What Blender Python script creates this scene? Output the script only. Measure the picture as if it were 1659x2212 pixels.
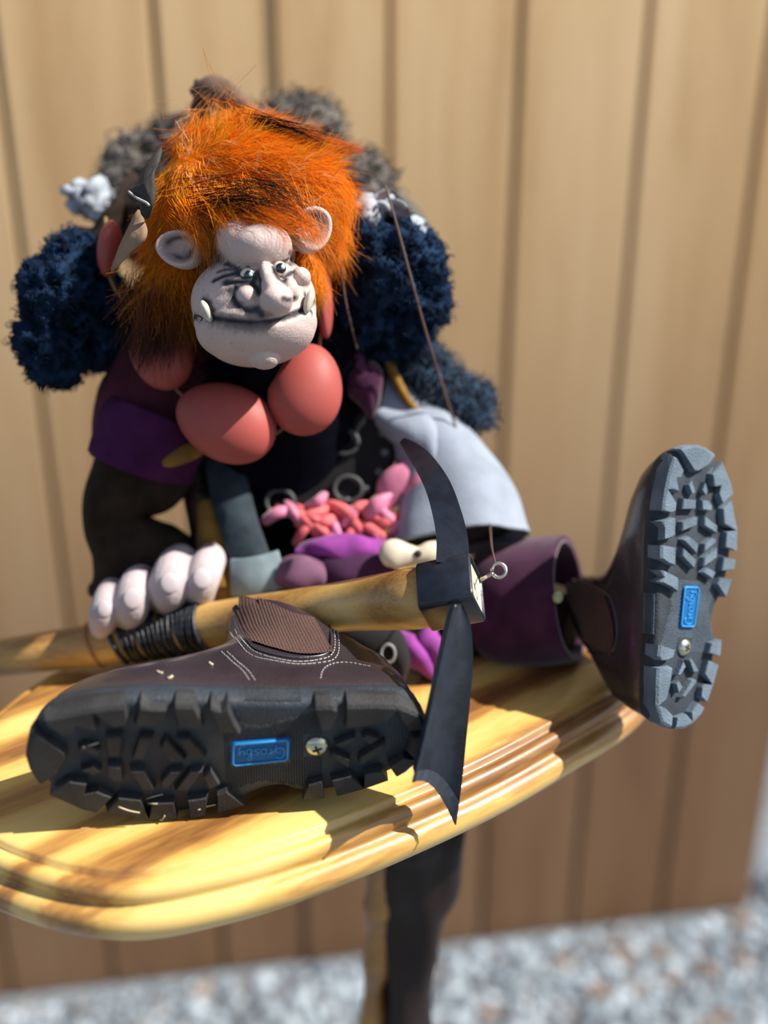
import bpy, bmesh, math, random
import numpy as np
from mathutils import Vector, Matrix, Quaternion, noise
from mathutils.bvhtree import BVHTree

random.seed(7); RNG = np.random.default_rng(7)
for o in list(bpy.data.objects): bpy.data.objects.remove(o)
scene = bpy.context.scene
COL = scene.collection

# ------------------------------------------------------------------ camera
F, CX, CY, TH = 2400.0, 829.5, 1106.0, math.radians(23.2)
CAM = Vector((0, 0, 1.198))
FW = Vector((0, math.cos(TH), -math.sin(TH))); UP = Vector((0, math.sin(TH), math.cos(TH))); RT = Vector((1, 0, 0))
cd = bpy.data.cameras.new('camera'); cam = bpy.data.objects.new('camera', cd); COL.objects.link(cam)
cam.location = CAM; cam.rotation_euler = (math.pi/2 - TH, 0, 0)
cd.sensor_fit = 'VERTICAL'; cd.sensor_height = 36.0; cd.sensor_width = 27.0
cd.lens = F/2212*36.0
cd.clip_start = 0.01; cd.clip_end = 100
cd.dof.use_dof = True; cd.dof.focus_distance = 0.560; cd.dof.aperture_fstop = cd.lens/17.0
scene.camera = cam

# ------------------------------------------------------------------ light
w = bpy.data.worlds.new('sky'); scene.world = w; w.use_nodes = True
nt = w.node_tree; bg = nt.nodes['Background']
sky = nt.nodes.new('ShaderNodeTexSky'); sky.sky_type = 'NISHITA'; sky.sun_disc = False
SUN = Vector((0.67, -0.05, 0.74)).normalized()
sky.sun_elevation = math.asin(SUN.z); sky.sun_rotation = math.atan2(SUN.x, SUN.y)
sky.air_density = 1.0; sky.dust_density = 1.0; sky.ozone_density = 1.5
hs = nt.nodes.new('ShaderNodeHueSaturation'); hs.inputs['Saturation'].default_value = .75
nt.links.new(sky.outputs[0], hs.inputs['Color']); nt.links.new(hs.outputs[0], bg.inputs[0]); bg.inputs[1].default_value = 0.13
sd = bpy.data.lights.new('sun', 'SUN'); sun = bpy.data.objects.new('sun', sd); COL.objects.link(sun)
sd.energy = 8.2; sd.angle = math.radians(0.9); sd.color = (1.0, 0.95, 0.86)
sun.rotation_euler = (-SUN).to_track_quat('-Z', 'Y').to_euler(); sun.location = (2, -1, 4)
scene.view_settings.view_transform = 'Standard'; scene.view_settings.look = 'None'
scene.view_settings.gamma = 1.0; scene.view_settings.use_curve_mapping = False
scene.view_settings.exposure = 0.20

# ------------------------------------------------------------------ helpers
def P(x, y, d):            # photograph pixel at a depth along the optical axis -> world point
    return CAM + d*(FW + RT*((x-CX)/F) - UP*((y-CY)/F))
def PZ(x, y, z):           # photograph pixel on a horizontal plane
    r = FW + RT*((x-CX)/F) - UP*((y-CY)/F)
    return CAM + r*((z-CAM.z)/r.z)
def Q(p):
    v = p-CAM; d = v.dot(FW); return CX+F*v.dot(RT)/d, CY-F*v.dot(UP)/d, d
def link(o, parent=None, **k):
    COL.objects.link(o)
    if parent is not None: o.parent = parent
    for a, b in k.items(): o[a] = b
    return o
def empty(name, loc, label, cat, group=None):
    o = bpy.data.objects.new(name, None); COL.objects.link(o); o.location = loc; o.empty_display_size = .02
    o['label'] = label; o['category'] = cat
    if group: o['group'] = group
    return o
def root_of(o):
    while o.parent is not None: o = o.parent
    return o
def world_of(o):
    m = Matrix.Translation(o.location)
    if o.rotation_mode == 'QUATERNION': m = m @ o.rotation_quaternion.to_matrix().to_4x4()
    else: m = m @ o.rotation_euler.to_matrix().to_4x4()
    return (world_of(o.parent) @ m) if o.parent else m
def mk(name, verts, faces, m, parent=None, smooth=True, world=True, cols=None, **k):
    """one mesh object; verts are world coordinates, stored relative to the parent"""
    if parent is not None and parent.name.startswith('marionette') and name != 'boot':     # cloth rests on the plaque
        verts = [Vector((v[0], v[1], max(v[2], .8506))) for v in verts]
    me = bpy.data.meshes.new(name)
    if world and parent is not None:
        inv = world_of(parent).inverted(); verts = [inv @ Vector(v) for v in verts]
    me.from_pydata([tuple(v) for v in verts], [], [tuple(f) for f in faces]); me.update()
    if smooth: me.polygons.foreach_set('use_smooth', [True]*len(me.polygons))
    if cols is not None:
        a = me.color_attributes.new('Col', 'FLOAT_COLOR', 'POINT')
        a.data.foreach_set('color', np.asarray(cols, dtype=np.float32).ravel())
    for mm in (m if isinstance(m, (list, tuple)) else [m]): me.materials.append(mm)
    return link(bpy.data.objects.new(name, me), parent, **k)
def bm_out(bm):
    bm.verts.index_update()
    r = [v.co.copy() for v in bm.verts], [[v.index for v in f.verts] for f in bm.faces]
    bm.free(); return r
def merge(*vf):
    V, Fc = [], []
    for v, f in vf:
        n = len(V); V += list(v); Fc += [[i+n for i in q] for q in f]
    return V, Fc
def xf(vf, M): return [M @ Vector(v) for v in vf[0]], vf[1]
def basis(x, y, z, o=(0, 0, 0)):
    m = Matrix.Identity(4)
    for i, a in enumerate((x, y, z)):
        for j in range(3): m[j][i] = a[j]
    for j in range(3): m[j][3] = o[j]
    return m
CAMB = basis(RT, UP, -FW)          # camera-aligned axes, for pose only
def frame(d, hint=Vector((0, 0, 1))):
    d = d.normalized(); s = d.cross(hint)
    if s.length < 1e-4: s = d.cross(Vector((1, 0, 0)))
    s.normalize(); return s, s.cross(d).normalized()
def catmull(pts, n, closed=False):
    pts = [Vector(p) for p in pts]; N = len(pts); out = []
    segs = N if closed else N-1
    for i in range(segs):
        g = lambda k: pts[k % N] if closed else pts[min(max(k, 0), N-1)]
        a, b, c, e = g(i-1), g(i), g(i+1), g(i+2)
        for j in range(n):
            t = j/n
            out.append(.5*((2*b)+(c-a)*t+(2*a-5*b+4*c-e)*t*t+(3*b-3*c+e-a)*t**3))
    if not closed: out.append(pts[-1])
    return out
def tube(path, rad, n=12, caps=True, hint=Vector((0, 0, 1)), flat=1.0, bump=None, closed=False):
    """skin a tube on a path; rad a number, list, or list of (r1,r2)"""
    V, Fc = [], []; m = len(path)
    for i, p in enumerate(path):
        a = path[i-1] if (i > 0 or closed) else p; b = path[(i+1) % m] if (i < m-1 or closed) else p
        s, u = frame(b-a, hint)
        r = rad[i] if isinstance(rad, (list, tuple)) else rad
        r1, r2 = r if isinstance(r, (tuple, list)) else (r, r*flat)
        for k in range(n):
            t = 2*math.pi*k/n; q = p + s*(math.cos(t)*r1) + u*(math.sin(t)*r2)
            if bump: q = q + (q-p)*bump(i/(m-1), t, q)
            V.append(q)
    for i in range(m if closed else m-1):
        for k in range(n):
            a0 = i*n; b0 = ((i+1) % m)*n
            Fc.append((a0+k, a0+(k+1) % n, b0+(k+1) % n, b0+k))
    if caps and not closed:
        Fc.append(tuple(range(n-1, -1, -1))); Fc.append(tuple(range((m-1)*n, m*n)))
    return V, Fc
def ellipsoid(c, r, M=None, sub=4, seg=None):
    bm = bmesh.new(); bmesh.ops.create_icosphere(bm, subdivisions=sub, radius=1)
    V, Fc = bm_out(bm); A = M.to_3x3() if M is not None else Matrix.Identity(3)
    return [Vector(c) + A @ Vector((v.x*r[0], v.y*r[1], v.z*r[2])) for v in V], Fc
def camell(x, y, d, rx, ry, rz, rot=0, yaw=0, pitch=0, sub=4):
    """ellipsoid by photograph pixel + depth; rx, ry in pixels at that depth, rz in metres"""
    k = d/F
    M = CAMB.to_3x3() @ Matrix.Rotation(math.radians(-rot), 3, 'Z') @ Matrix.Rotation(math.radians(yaw), 3, 'Y') @ Matrix.Rotation(math.radians(pitch), 3, 'X')
    return ellipsoid(P(x, y, d), (rx*k, ry*k, rz), M, sub)
def remesh(vf, voxel, smooth=4, fac=.5):
    me = bpy.data.meshes.new('tmp'); me.from_pydata([tuple(v) for v in vf[0]], [], [tuple(f) for f in vf[1]]); me.update()
    o = bpy.data.objects.new('tmp', me); COL.objects.link(o)
    r = o.modifiers.new('r', 'REMESH'); r.mode = 'VOXEL'; r.voxel_size = voxel
    if smooth:
        s = o.modifiers.new('s', 'SMOOTH'); s.iterations = smooth; s.factor = fac
    dg = bpy.context.evaluated_depsgraph_get(); ev = o.evaluated_get(dg); m2 = ev.to_mesh()
    out = [v.co.copy() for v in m2.vertices], [list(p.vertices) for p in m2.polygons]
    ev.to_mesh_clear(); bpy.data.objects.remove(o); bpy.data.meshes.remove(me)
    return out
def prism(poly, a, b, taper=1.0, bevel=0.0):
    """poly: list of 3D points at level a; extruded by vector b with the far end shrunk by taper, its edge chamfered by bevel share"""
    n = len(poly); c = sum((Vector(p) for p in poly), Vector())/n
    lay = [[Vector(p)+a for p in poly]]
    if bevel:
        lay.append([c+(Vector(p)-c)*(1-(1-taper)*.75)+a+b*(1-bevel) for p in poly])
        lay.append([c+(Vector(p)-c)*(taper-.06)+a+b for p in poly])
    else: lay.append([c+(Vector(p)-c)*taper+a+b for p in poly])
    V = [v for l in lay for v in l]; Fc = []
    for k in range(len(lay)-1):
        for i in range(n): Fc.append((k*n+i, k*n+(i+1) % n, (k+1)*n+(i+1) % n, (k+1)*n+i))
    Fc.append(tuple(range(n-1, -1, -1))); Fc.append(tuple(range((len(lay)-1)*n, len(lay)*n)))
    return V, Fc
def box(c, sx, sy, sz, M=None, bev=.0):
    bm = bmesh.new(); bmesh.ops.create_cube(bm, size=1)
    for v in bm.verts: v.co = Vector((v.co.x*sx, v.co.y*sy, v.co.z*sz))
    if bev: bmesh.ops.bevel(bm, geom=list(bm.edges), offset=bev, segments=2, affect='EDGES', profile=.6)
    bmesh.ops.recalc_face_normals(bm, faces=bm.faces)
    vf = bm_out(bm); A = M.to_3x3() if M is not None else Matrix.Identity(3)
    return [Vector(c)+A @ v for v in vf[0]], vf[1]
def fixn(o):
    bm = bmesh.new(); bm.from_mesh(o.data); bmesh.ops.recalc_face_normals(bm, faces=bm.faces); bm.to_mesh(o.data); bm.free(); return o
def displace(vf, amp, scale, octs=2, seed=0, ridge=False):
    V, Fc = vf; me = bpy.data.meshes.new('t'); me.from_pydata([tuple(v) for v in V], [], [tuple(f) for f in Fc]); me.update()
    N = [v.normal.copy() for v in me.vertices]; bpy.data.meshes.remove(me); off = Vector((seed*3.1, seed*1.7, seed*5.3))
    out = []
    for v, n in zip(V, N):
        q = v*scale+off
        h = noise.fractal(q, .8, 2.0, octs)
        if ridge: h = .5-abs(h)*1.6
        out.append(v+n*(amp*h))
    return out, Fc

# ------------------------------------------------------------------ materials
def mat(name, col, rough=.6, spec=.5, metal=0, var=.25, scale=60, col2=None, bump=0, bscale=None, coat=0, attr=False, stretch=None, sub=0, sheen=0, detail=6):
    m = bpy.data.materials.new(name); m.use_nodes = True; t = m.node_tree; b = t.nodes['Principled BSDF']
    b.inputs['Roughness'].default_value = rough; b.inputs['Metallic'].default_value = metal
    b.inputs['Specular IOR Level'].default_value = spec; b.inputs['Coat Weight'].default_value = coat
    b.inputs['Coat Roughness'].default_value = .12
    if sheen: b.inputs['Sheen Weight'].default_value = sheen; b.inputs['Sheen Roughness'].default_value = .4
    if sub:
        b.inputs['Subsurface Weight'].default_value = sub; b.inputs['Subsurface Scale'].default_value = .004
    tc = t.nodes.new('ShaderNodeTexCoord'); mp = t.nodes.new('ShaderNodeMapping'); t.links.new(tc.outputs['Object'], mp.inputs[0])
    if stretch: mp.inputs['Scale'].default_value = stretch
    n = t.nodes.new('ShaderNodeTexNoise'); n.inputs['Scale'].default_value = scale; n.inputs['Detail'].default_value = detail
    t.links.new(mp.outputs[0], n.inputs['Vector'])
    if attr:
        a = t.nodes.new('ShaderNodeAttribute'); a.attribute_name = 'Col'; t.links.new(a.outputs['Color'], b.inputs['Base Color'])
    else:
        r = t.nodes.new('ShaderNodeValToRGB'); c2 = col2 or tuple(c*(1-var) for c in col)
        r.color_ramp.elements[0].position = .35; r.color_ramp.elements[1].position = .65
        r.color_ramp.elements[0].color = (*c2, 1); r.color_ramp.elements[1].color = (*col, 1)
        t.links.new(n.outputs['Fac'], r.inputs[0]); t.links.new(r.outputs[0], b.inputs['Base Color'])
    if bump:
        n2 = t.nodes.new('ShaderNodeTexNoise'); n2.inputs['Scale'].default_value = bscale or scale*4; n2.inputs['Detail'].default_value = 4
        t.links.new(mp.outputs[0], n2.inputs['Vector'])
        bp = t.nodes.new('ShaderNodeBump'); bp.inputs['Strength'].default_value = bump; bp.inputs['Distance'].default_value = .001
        t.links.new(n2.outputs['Fac'], bp.inputs['Height']); t.links.new(bp.outputs[0], b.inputs['Normal'])
    return m
def wood(name, cols, scale, band, stretch, rough=.35, coat=.3, dist=4.0, rings=False, bump=.05):
    m = bpy.data.materials.new(name); m.use_nodes = True; t = m.node_tree; b = t.nodes['Principled BSDF']
    b.inputs['Roughness'].default_value = rough; b.inputs['Coat Weight'].default_value = coat; b.inputs['Coat Roughness'].default_value = .1
    tc = t.nodes.new('ShaderNodeTexCoord'); mp = t.nodes.new('ShaderNodeMapping'); mp.inputs['Scale'].default_value = stretch
    t.links.new(tc.outputs['Object'], mp.inputs[0])
    n = t.nodes.new('ShaderNodeTexNoise'); n.inputs['Scale'].default_value = scale; n.inputs['Detail'].default_value = 3; n.inputs['Distortion'].default_value = .6
    t.links.new(mp.outputs[0], n.inputs['Vector'])
    wv = t.nodes.new('ShaderNodeTexWave'); wv.wave_type = 'RINGS' if rings else 'BANDS'; wv.bands_direction = 'Y'
    wv.inputs['Scale'].default_value = band; wv.inputs['Distortion'].default_value = dist; wv.inputs['Detail'].default_value = 3
    wv.inputs['Detail Scale'].default_value = 1.2
    t.links.new(mp.outputs[0], wv.inputs['Vector'])
    f = t.nodes.new('ShaderNodeTexNoise'); f.inputs['Scale'].default_value = scale*14; f.inputs['Detail'].default_value = 5
    t.links.new(mp.outputs[0], f.inputs['Vector'])
    a1 = t.nodes.new('ShaderNodeMix'); a1.data_type = 'FLOAT'; a1.inputs[0].default_value = .3
    t.links.new(n.outputs['Fac'], a1.inputs[2]); t.links.new(wv.outputs['Fac'], a1.inputs[3])
    a2 = t.nodes.new('ShaderNodeMix'); a2.data_type = 'FLOAT'; a2.inputs[0].default_value = .22
    t.links.new(a1.outputs[0], a2.inputs[2]); t.links.new(f.outputs['Fac'], a2.inputs[3])
    r = t.nodes.new('ShaderNodeValToRGB'); el = r.color_ramp.elements
    while len(el) < len(cols): el.new(.5)
    for i, (p, c) in enumerate(cols): el[i].position = p; el[i].color = (*c, 1)
    t.links.new(a2.outputs[0], r.inputs[0]); t.links.new(r.outputs[0], b.inputs['Base Color'])
    if bump:
        bp = t.nodes.new('ShaderNodeBump'); bp.inputs['Strength'].default_value = bump; bp.inputs['Distance'].default_value = .001
        t.links.new(f.outputs['Fac'], bp.inputs['Height']); t.links.new(bp.outputs[0], b.inputs['Normal'])
    return m
# ================================================================== setting: boarded wall and gravel
WZ0 = PZ(1050, 2020, 0.0); YAW = math.radians(9)
WX = Vector((math.cos(YAW), math.sin(YAW), 0)); WN = Vector((math.sin(YAW), -math.cos(YAW), 0))   # along wall, towards camera
def wall_u(x, y):          # photograph pixel -> distance along the wall
    r = FW + RT*((x-CX)/F) - UP*((y-CY)/F); k = (WZ0-CAM).dot(WN)/r.dot(WN)
    return (CAM+r*k-WZ0).dot(WX)
def wp(u, z, n): return WZ0 + WX*u + WN*n + Vector((0, 0, z))
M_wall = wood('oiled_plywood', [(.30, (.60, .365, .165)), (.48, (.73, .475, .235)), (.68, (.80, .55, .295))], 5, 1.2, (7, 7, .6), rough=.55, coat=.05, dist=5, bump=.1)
def gradient_low(m, lowcol):   # shade over the lower wall, multiplied into the board colour
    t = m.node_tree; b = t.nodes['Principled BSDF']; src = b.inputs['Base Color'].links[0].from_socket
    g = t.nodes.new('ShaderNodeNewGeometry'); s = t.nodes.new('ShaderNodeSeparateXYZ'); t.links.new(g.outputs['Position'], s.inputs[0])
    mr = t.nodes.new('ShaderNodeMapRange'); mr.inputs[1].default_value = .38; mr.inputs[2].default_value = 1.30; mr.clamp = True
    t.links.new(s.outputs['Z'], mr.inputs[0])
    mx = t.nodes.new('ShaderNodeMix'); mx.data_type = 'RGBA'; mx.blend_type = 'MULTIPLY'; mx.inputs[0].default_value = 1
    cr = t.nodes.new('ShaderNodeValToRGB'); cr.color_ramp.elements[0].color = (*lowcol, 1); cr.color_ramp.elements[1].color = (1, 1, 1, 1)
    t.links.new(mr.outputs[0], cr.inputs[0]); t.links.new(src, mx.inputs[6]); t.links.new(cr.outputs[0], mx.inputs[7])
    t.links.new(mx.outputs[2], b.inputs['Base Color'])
M_wall_dark = mat('groove_bottom', (.22, .145, .065), rough=.9, var=.3, scale=40)
wall_end = wall_u(1606, 1990)
edges = [wall_u(10, 0)-3*.148, wall_u(10, 0)-2*.148, wall_u(10, 0)-.148, wall_u(30, 400), wall_u(351, 300), wall_u(600, 300), wall_u(839, 300), wall_u(1112, 300), wall_u(1376, 300), wall_u(1630, 300), wall_end]
back = mk('wall_back', *box(wp((edges[0]+wall_end)/2, 1.3, -.012), wall_end-edges[0], .012, 2.6, basis(WX, -WN, Vector((0, 0, 1)))), M_wall_dark, None, smooth=False, kind='structure')
GR = .0075
for i in range(len(edges)-1):
    a, b_ = edges[i], edges[i+1]
    gl = GR*.5 if i != 5 else .001
    gr = GR*.5 if i != 4 else .001
    if i == len(edges)-2: gr = 0
    off = .003 if i in (5,) else 0
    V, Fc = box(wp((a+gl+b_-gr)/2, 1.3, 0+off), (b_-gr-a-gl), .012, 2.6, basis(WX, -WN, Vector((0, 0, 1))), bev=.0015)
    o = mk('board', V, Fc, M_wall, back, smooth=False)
    sh = random.uniform(-9, 9)
    for v in o.data.vertices: pass
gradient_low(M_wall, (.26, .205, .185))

M_ground = mat('gravel_bed', (.20, .23, .26), rough=.95, var=.6, scale=90, bump=1, bscale=150)
floor = mk('floor', [(-4, -3, -.004), (6, -3, -.004), (6, 8, -.004), (-4, 8, -.004)], [(0, 1, 2, 3)], M_ground, None, smooth=False, kind='structure')
M_st = [mat('stone_pale', (.34, .40, .46), rough=.45, var=.35, scale=40), mat('stone_grey', (.18, .22, .26), rough=.5, var=.4, scale=40),
        mat('stone_rust', (.24, .17, .13), rough=.6, var=.4, scale=40), mat('stone_dark', (.13, .14, .16), rough=.5, var=.4, scale=40)]
def stone_mesh(seed):
    vf = displace(ellipsoid((0, 0, 0), (1, .8, .6), None, 2), .45, .9, 2, seed); return vf
protos = []
for i in range(8):
    vf = stone_mesh(i+1); me = bpy.data.meshes.new('stone'); me.from_pydata([tuple(v) for v in vf[0]], [], vf[1]); me.materials.append(M_st[(0, 0, 1, 1, 0, 2, 1, 3)[i]])
    me.polygons.foreach_set('use_smooth', [i % 2 == 0]*len(me.polygons)); protos.append(me)
def free_ground(p): return (p-WZ0).dot(WN) > .03 or (p-WZ0).dot(WX) > wall_end+.03
cells = []
rs = random.Random(3)
for k in range(9000):
    px, py = rs.uniform(420, 1700), rs.uniform(1900, 2280)
    p = PZ(px, py, 0)
    if not free_ground(p): continue
    cells.append((px, py, p, rs.uniform(.007, .017)))
    if len(cells) >= 1500: break
cells.sort(key=lambda c: -c[3]/Q(c[2])[2])
SV, SF, SM = [], [], []
n_st = 0; taken = []
for px, py, p, r in cells:
    if n_st < 300:
        if any((p-q).length < .75*(r+r2) for q, r2 in taken): continue
        taken.append((p.copy(), r)); n_st += 1
        o = bpy.data.objects.new('stone', protos[rs.randrange(8)]); link(o, floor)
        o.location = (p.x, p.y, r*.35); o.scale = (r, r, r); o.rotation_euler = (rs.uniform(-.4, .4), rs.uniform(-.4, .4), rs.uniform(0, 6.3))
proto_vf = [([v.co.copy() for v in m.vertices], [list(q.vertices) for q in m.polygons]) for m in protos]
small = [ellipsoid((0, 0, 0), (1, .8, .55), None, 1)]
small = [displace(small[0], .5, 1.0, 1, s) for s in range(6)]
for k in range(9500):
    px, py = rs.uniform(-250, 2000), rs.uniform(1880, 2330)
    p = PZ(px, py, 0)
    if not free_ground(p): continue
    r = rs.uniform(.004, .009); vf = small[rs.randrange(6)]
    M = Matrix.Translation((p.x, p.y, r*.3)) @ Matrix.Rotation(rs.uniform(0, 6.3), 4, 'Z') @ Matrix.Scale(r, 4)
    n = len(SV); SV += [M @ v for v in vf[0]]; SF += [[i+n for i in f] for f in vf[1]]; SM += [rs.choice((0, 0, 1, 1, 1, 2, 3))]*len(vf[1])
o = mk('small_gravel', SV, SF, M_st, floor, smooth=False, kind='stuff')
o.data.polygons.foreach_set('material_index', SM)

# ================================================================== plaque on its trunk post
TOP = .85
M_plq = wood('varnished_slab', [(.36, (.17, .07, .02)), (.46, (.36, .18, .045)), (.54, (.54, .33, .085)), (.66, (.64, .44, .145))], 5.5, 2.2, (.55, 3.4, 3.4), rough=.4, coat=.3, dist=9, bump=.03)
stand = empty('display_stand', (-.03, .57, 0), 'oval varnished wooden plaque with beaded rim on a dark glossy trunk post', 'display stand')
UA = math.radians(38)
top_pts = [(-.214, .524), (-.222, .478), (-.206, .442), (-.172, .415), (-.122, .399), (-.078, .408), (-.029, .431), (.041, .476), (.095, .52), (.139, .561), (.158, .6), (.160, .645), (.135, .69), (.08, .715), (.01, .71), (-.07, .675), (-.14, .625), (-.190, .575)]
outl = catmull([Vector((x, y, 0)) for x, y in top_pts], 8, True)
N = len(outl)
nrm = []
for i in range(N):
    t = outl[(i+2) % N]-outl[i-2]; nrm.append(Vector((t.y, -t.x, 0)).normalized())
cen = sum(outl, Vector())/N
if (outl[0]-cen).dot(nrm[0]) < 0: nrm = [-v for v in nrm]
prof = [(-.012, 0), (-.0015, 0), (0, -.0008), (.0006, -.0035), (.0022, -.0042), (.0045, -.0030), (.0072, -.0040), (.0090, -.0070), (.0088, -.0100), (.0080, -.0120), (.0085, -.0135), (.0112, -.0138), (.0142, -.0155), (.0158, -.0190), (.0152, -.0235), (.0125, -.0290), (.0080, -.0335), (.0010, -.0365), (-.012, -.0372)]
V, Fc = [], []
for dn, dz in prof:
    for p, n in zip(outl, nrm): V.append(p+n*dn+Vector((0, 0, TOP+dz)))
for k in range(len(prof)-1):
    for i in range(N): Fc.append((k*N+i, (k+1)*N+i, (k+1)*N+(i+1) % N, k*N+(i+1) % N))
Fc.append(tuple(range(N))); Fc.append(tuple(range(len(prof)*N-1, (len(prof)-1)*N-1, -1)))
M_al = Matrix.Rotation(UA, 4, 'Z')
plq = bpy.data.objects.new('plaque', None)
me = bpy.data.meshes.new('plaque'); inv = (Matrix.Translation(stand.location) @ M_al).inverted()
me.from_pydata([tuple(inv @ v) for v in V], [], Fc); me.materials.append(M_plq); me.polygons.foreach_set('use_smooth', [len(p.vertices) == 4 for p in me.polygons])
plq = bpy.data.objects.new('plaque', me); link(plq, stand); plq.rotation_euler = (0, 0, UA); fixn(plq)
M_post = mat('dark_trunk', (.020, .010, .009), rough=.5, spec=.2, var=.75, scale=25, col2=(.006, .004, .004), coat=.08, stretch=(1.2, 1.2, .25), bump=.3, bscale=60)
M_sap = wood('pale_sapwood', [(.3, (.18, .07, .012)), (.5, (.46, .22, .035)), (.7, (.55, .30, .06))], 18, 4, (2, 2, .4), rough=.3, coat=.4)
pp = []
for x, y, wd in [(905, 1780, 118), (903, 1870, 104), (893, 1960, 92), (880, 2060, 84), (872, 2160, 82), (866, 2300, 86), (862, 2600, 96), (860, 3050, 120), (862, 3200, 150)]:
    d = .70; 
    r = FW + RT*((x-CX)/F) - UP*((y-CY)/F); k = .585/r.y; q = CAM+r*k; pp.append((q, wd*.8*Q(q)[2]/F))
pp = [(q, r) for q, r in pp if q.z > .0]; pp.append((Vector((pp[-1][0].x, .585, 0.0)), pp[-1][1]*1.1)); pp[0][0].z = TOP-.036
path = catmull([q for q, _ in pp], 6); rr = [pp[min(i//6, len(pp)-1)][1]*(1-(i % 6)/6)+pp[min(i//6+1, len(pp)-1)][1]*((i % 6)/6) for i in range(len(path))]
mk('trunk_post', *tube(path, rr, 28, bump=lambda t, a, q: .10*math.sin(3*a+t*9)+.07*math.sin(5*a-t*14)+.10*noise.noise(q*28)), M_post, stand)
sp = [p+Vector((-r*1.0, -r*.42, 0)) for p, r in zip(path, rr)]
mk('sapwood_strip', *tube(sp[:], [r*(.38+.06*math.sin(i*.8)) for i, r in enumerate(rr)], 12, bump=lambda t, a, q: .25*noise.noise(q*40)), M_sap, stand, label='pale yellow sapwood strip down the left of the post')
# ================================================================== boots (built once in a foot frame, mirrored for the other foot)
LB = .189
def so(px, py, c=1632): return ((920-px)/840*LB, (py-c)*.033/135)
OUT = [so(*p) for p in [(78, 1600), (95, 1657), (125, 1702), (200, 1744), (310, 1774), (400, 1777), (490, 1760), (560, 1728), (610, 1724), (655, 1743), (730, 1740), (820, 1714), (880, 1684), (914, 1640), (920, 1590), (905, 1540), (860, 1516), (750, 1508), (650, 1506), (560, 1500), (460, 1490), (350, 1480), (250, 1479), (160, 1492), (110, 1517), (85, 1555)]]
ring0 = [(v.x, v.y) for v in catmull([Vector((x, y, 0)) for x, y in OUT], 3, True)]
LUGS = [[(174, 1573), (193, 1563), (222, 1581), (216, 1597)], [(236, 1545), (272, 1544), (264, 1605), (235, 1602)], [(308, 1548), (338, 1552), (309, 1616), (284, 1613)],
 [(346, 1584), (360, 1557), (402, 1624), (368, 1626)], [(382, 1560), (410, 1560), (447, 1618), (418, 1624)], [(174, 1631), (203, 1621), (219, 1637), (205, 1645)],
 [(232, 1621), (263, 1626), (262, 1669), (243, 1669), (230, 1650)], [(277, 1637), (309, 1639), (330, 1700), (304, 1700)], [(341, 1677), (365, 1647), (393, 1647), (354, 1698), (344, 1698)],
 [(368, 1706), (407, 1650), (438, 1650), (399, 1708)], [(434, 1669), (452, 1650), (471, 1695), (447, 1708)],
 [(722, 1602), (770, 1581), (772, 1590), (740, 1614)], [(783, 1587), (795, 1578), (825, 1593), (804, 1608)], [(712, 1630), (722, 1624), (761, 1647), (758, 1671)], [(777, 1659), (780, 1641), (837, 1602), (840, 1614), (783, 1665)]]
EDGE = [[(114, 1492), (165, 1484), (212, 1481), (222, 1500), (226, 1527), (180, 1510), (174, 1533), (150, 1541), (119, 1512)], [(226, 1481), (255, 1479), (291, 1479), (288, 1500), (281, 1521), (254, 1523)],
 [(304, 1479), (335, 1479), (372, 1482), (366, 1499), (354, 1527), (296, 1523)], [(384, 1482), (410, 1486), (431, 1488), (440, 1512), (444, 1539), (386, 1533)], [(458, 1490), (480, 1492), (505, 1496), (508, 1528), (522, 1560), (476, 1555)],
 [(78, 1590), (90, 1545), (104, 1530), (153, 1578), (153, 1594), (124, 1642), (93, 1657), (80, 1615)], [(114, 1690), (145, 1653), (185, 1663), (176, 1696), (208, 1690), (240, 1711), (206, 1745), (160, 1726)],
 [(214, 1748), (246, 1708), (299, 1719), (311, 1774), (258, 1762)], [(318, 1775), (316, 1732), (368, 1732), (378, 1777)], [(388, 1777), (396, 1730), (444, 1724), (440, 1771)], [(452, 1769), (462, 1719), (484, 1710), (512, 1754)],
 [(655, 1743), (665, 1707), (698, 1698), (713, 1740), (684, 1742)], [(722, 1740), (716, 1700), (764, 1688), (778, 1725)], [(786, 1723), (791, 1690), (803, 1683), (834, 1681), (838, 1706)], [(852, 1698), (846, 1672), (880, 1645), (908, 1655), (884, 1684)],
 [(676, 1507), (704, 1507), (730, 1508), (728, 1532), (716, 1560), (694, 1566)], [(744, 1508), (790, 1510), (846, 1514), (850, 1545), (792, 1557), (743, 1560)], [(864, 1517), (905, 1540), (915, 1566), (890, 1578), (868, 1545)], [(896, 1592), (918, 1582), (918, 1622), (906, 1650), (884, 1632)]]
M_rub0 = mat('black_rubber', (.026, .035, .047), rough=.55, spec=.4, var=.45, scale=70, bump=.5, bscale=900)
M_rub1 = mat('dusty_sunlit_rubber', (.034, .043, .056), rough=.8, spec=.3, var=.4, scale=70, bump=.5, bscale=900)  # lighter copy of the black rubber: dust, with sunlight put into the colour
M_lug1 = mat('dusty_worn_sunlit_rubber', (.135, .180, .230), rough=.8, spec=.3, var=.35, scale=60, bump=.8, bscale=1100)  # lug rubber with dust and a sunlit tone both in the colour
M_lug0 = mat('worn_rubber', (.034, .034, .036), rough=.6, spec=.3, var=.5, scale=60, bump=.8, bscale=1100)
M_lea = mat('brown_leather', (.030, .022, .028), rough=.33, spec=.7, var=.45, scale=22, bump=.25, bscale=700, coat=.3)
M_gus = mat('elastic_gusset', (.105, .060, .050), rough=.9, spec=.2, scale=1800, col2=(.050, .027, .024), bump=.4, bscale=2500)
M_thr0 = mat('pale_thread', (.36, .33, .32), rough=.8, var=.2)
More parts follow.
